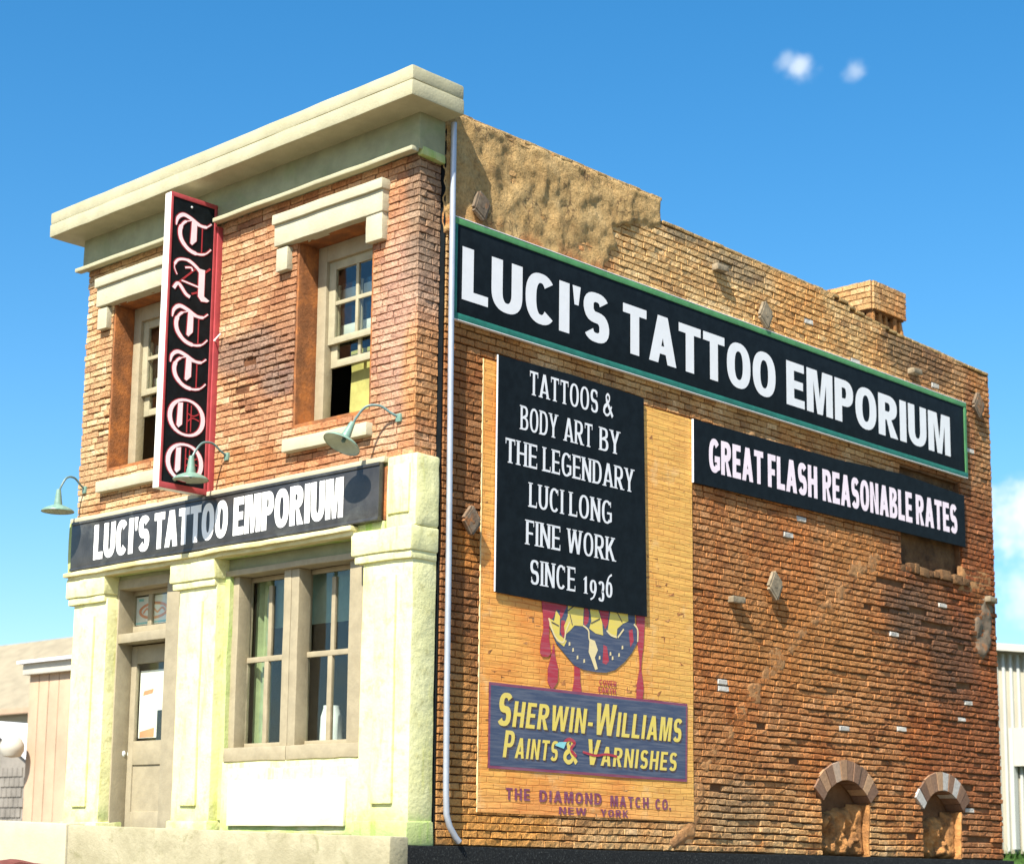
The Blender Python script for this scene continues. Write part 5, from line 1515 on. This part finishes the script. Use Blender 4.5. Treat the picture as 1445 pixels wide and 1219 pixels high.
slab(-6.72, .44, .215, .078, -.80, 'slab_concrete', 'pavement')
slab(-12.0, -6.735, .36, .235, -.82, 'concrete_pale', 'pavement')  # paler concrete; stronger light on this face is put into the colour
t_ = MB().rbox(-12.5, -6.9, -1.6, -.9, -1.0, -.36, .12, .05, .3).build('cloth_bundle', 'dark_red_cloth', None, smooth=True); tag(t_, 'dark red cloth showing under the pale left end of the pavement', 'cloth')

# ================================================================== BACKGROUND, LEFT
sh = empty('wooden_shed', (-16, 6.5, -1.5), 'tan vertical plank shed with pale roof edge behind the left side of the shop', 'shed')
MB().box(-18.62, -12, 6.06, 10, -1.5, 3.76).build('shed_body', 'shed_plank_dark', sh)
x = -18.66; rr = random.Random(2)
while x < -13:
    w = rr.choice((.40, .42, .46, .44)); MB().rbox(x, x + w - .025, 6.0, 6.06, -1.5, 3.76, .008, .006, 1.0, seed=x).build('plank', 'shed_plank', sh, smooth=True); x += w
MB().rbox(-18.75, -12, 5.86, 6.2, 3.74, 3.98, .01, .006, 1.0).build('fascia', 'shed_trim', sh, smooth=True)
MB().rbox(-18.85, -12, 5.75, 10.2, 3.985, 4.06, .01, .006, 1.0).build('roof', 'print_white', sh, smooth=True)

hs_ = empty('house', (-52, 28, -1.5), 'blurred pale house with broad brown shingle roof far behind on the left', 'house')
MB().box(-66, -40, 25.3, 36, -1.5, 5.5).build('wall', 'white_siding', hs_)
MB().prism([(24.4, 5.35), (24.4, 5.55), (31, 9.6), (37.6, 5.55), (37.6, 5.35)], 'x', -46.2, -67).build('roof', 'brown_shingle', hs_)
for x in (-50.6, -49.6, -48.7): MB().box(x, x + .55, 25.22, 25.32, 3.3, 5.0).build('window', 'blue_glass', hs_)
MB().box(-67, -40, 24.3, 24.42, 5.33, 5.56).build('gutter', 'shed_plank_dark', hs_)

gh = empty('gable_outhouse', (-23, 10, -1.5), 'low grey stone outhouse with white sloping gable edge at the far left', 'outhouse')
MB().prism([(-21.72, -1.5), (-21.72, 2.02), (-23.4, 2.86), (-25.2, 2.0), (-25.2, -1.5)], 'y', 8.0, 13).build('stone_wall', 'grey_stone_wall', gh)
MB().prism([(-21.55, 1.98), (-21.6, 2.10), (-23.4, 3.02), (-25.4, 2.02), (-25.4, 1.86), (-23.4, 2.88)], 'y', 7.86, 13.2).build('roof_edge', 'print_white', gh)
for rz in range(14):
    for cx_ in range(6):
        x = -22.95 + cx_ * .22 + (.11 if rz % 2 else 0); z = -1.4 + rz * .25
        if z + .2 < 2.0 - max(0, (x + .2 + 21.72) * .0) and x + .2 < -21.73: MB().box(x, x + .20, 7.965, 8.0, z, z + .22).build('stone', 'grey_stone_wall', gh)
MB().box(-23.4, -22.98, 7.96, 8.0, -1.5, 2.5).build('corner_board', 'shed_trim', gh)
g = MB(); g.lathe([(0, .36), (.12, .34), (.22, .26), (.28, .12), (.27, .0), (.20, -.12), (0, -.15)], (-18.6, 5.6, 2.0), None, 16)
t_ = g.build('vent_hood', 'shed_trim', None, smooth=True); tag(t_, 'white rounded vent hood on the left corner of the plank shed', 'vent')

# ================================================================== BACKGROUND, RIGHT
rs_ = empty('metal_shed', (0, 28, .3), 'blurred pale metal sided shed with white sloping roof edge behind the rear corner', 'shed')
MB().prism([(-9, .2), (4, .2), (4, 4.05), (-5.4, 5.27), (-9, 4.6)], 'y', 26.1, 34).build('shed_body', 'metal_siding', rs_)
x = -5.9
while x < 3:
    zt = 5.2 - (x + 5.4) * .13 if x > -5.4 else 5.2
    MB().box(x, x + .07, 26.03, 26.1, .25, zt).build('siding_rib', 'white_siding', rs_); x += .20
MB().prism([(-9.2, 4.62), (-5.4, 5.28), (4.2, 4.03), (4.2, 4.2), (-5.4, 5.46), (-9.2, 4.8)], 'y', 25.7, 34.2).build('roof_edge', 'shed_trim', rs_)
MB().box(-5.05, 1, 25.85, 26.02, 2.35, 3.3).build('side_panel', 'shed_trim', rs_)
MB().box(-5.06, -4.96, 25.82, 26.03, .3, 3.3).build('post', 'white_siding', rs_)
print('objects', len(bpy.data.objects), 'polys', sum(len(o.data.polygons) for o in bpy.data.objects if o.type == 'MESH'))
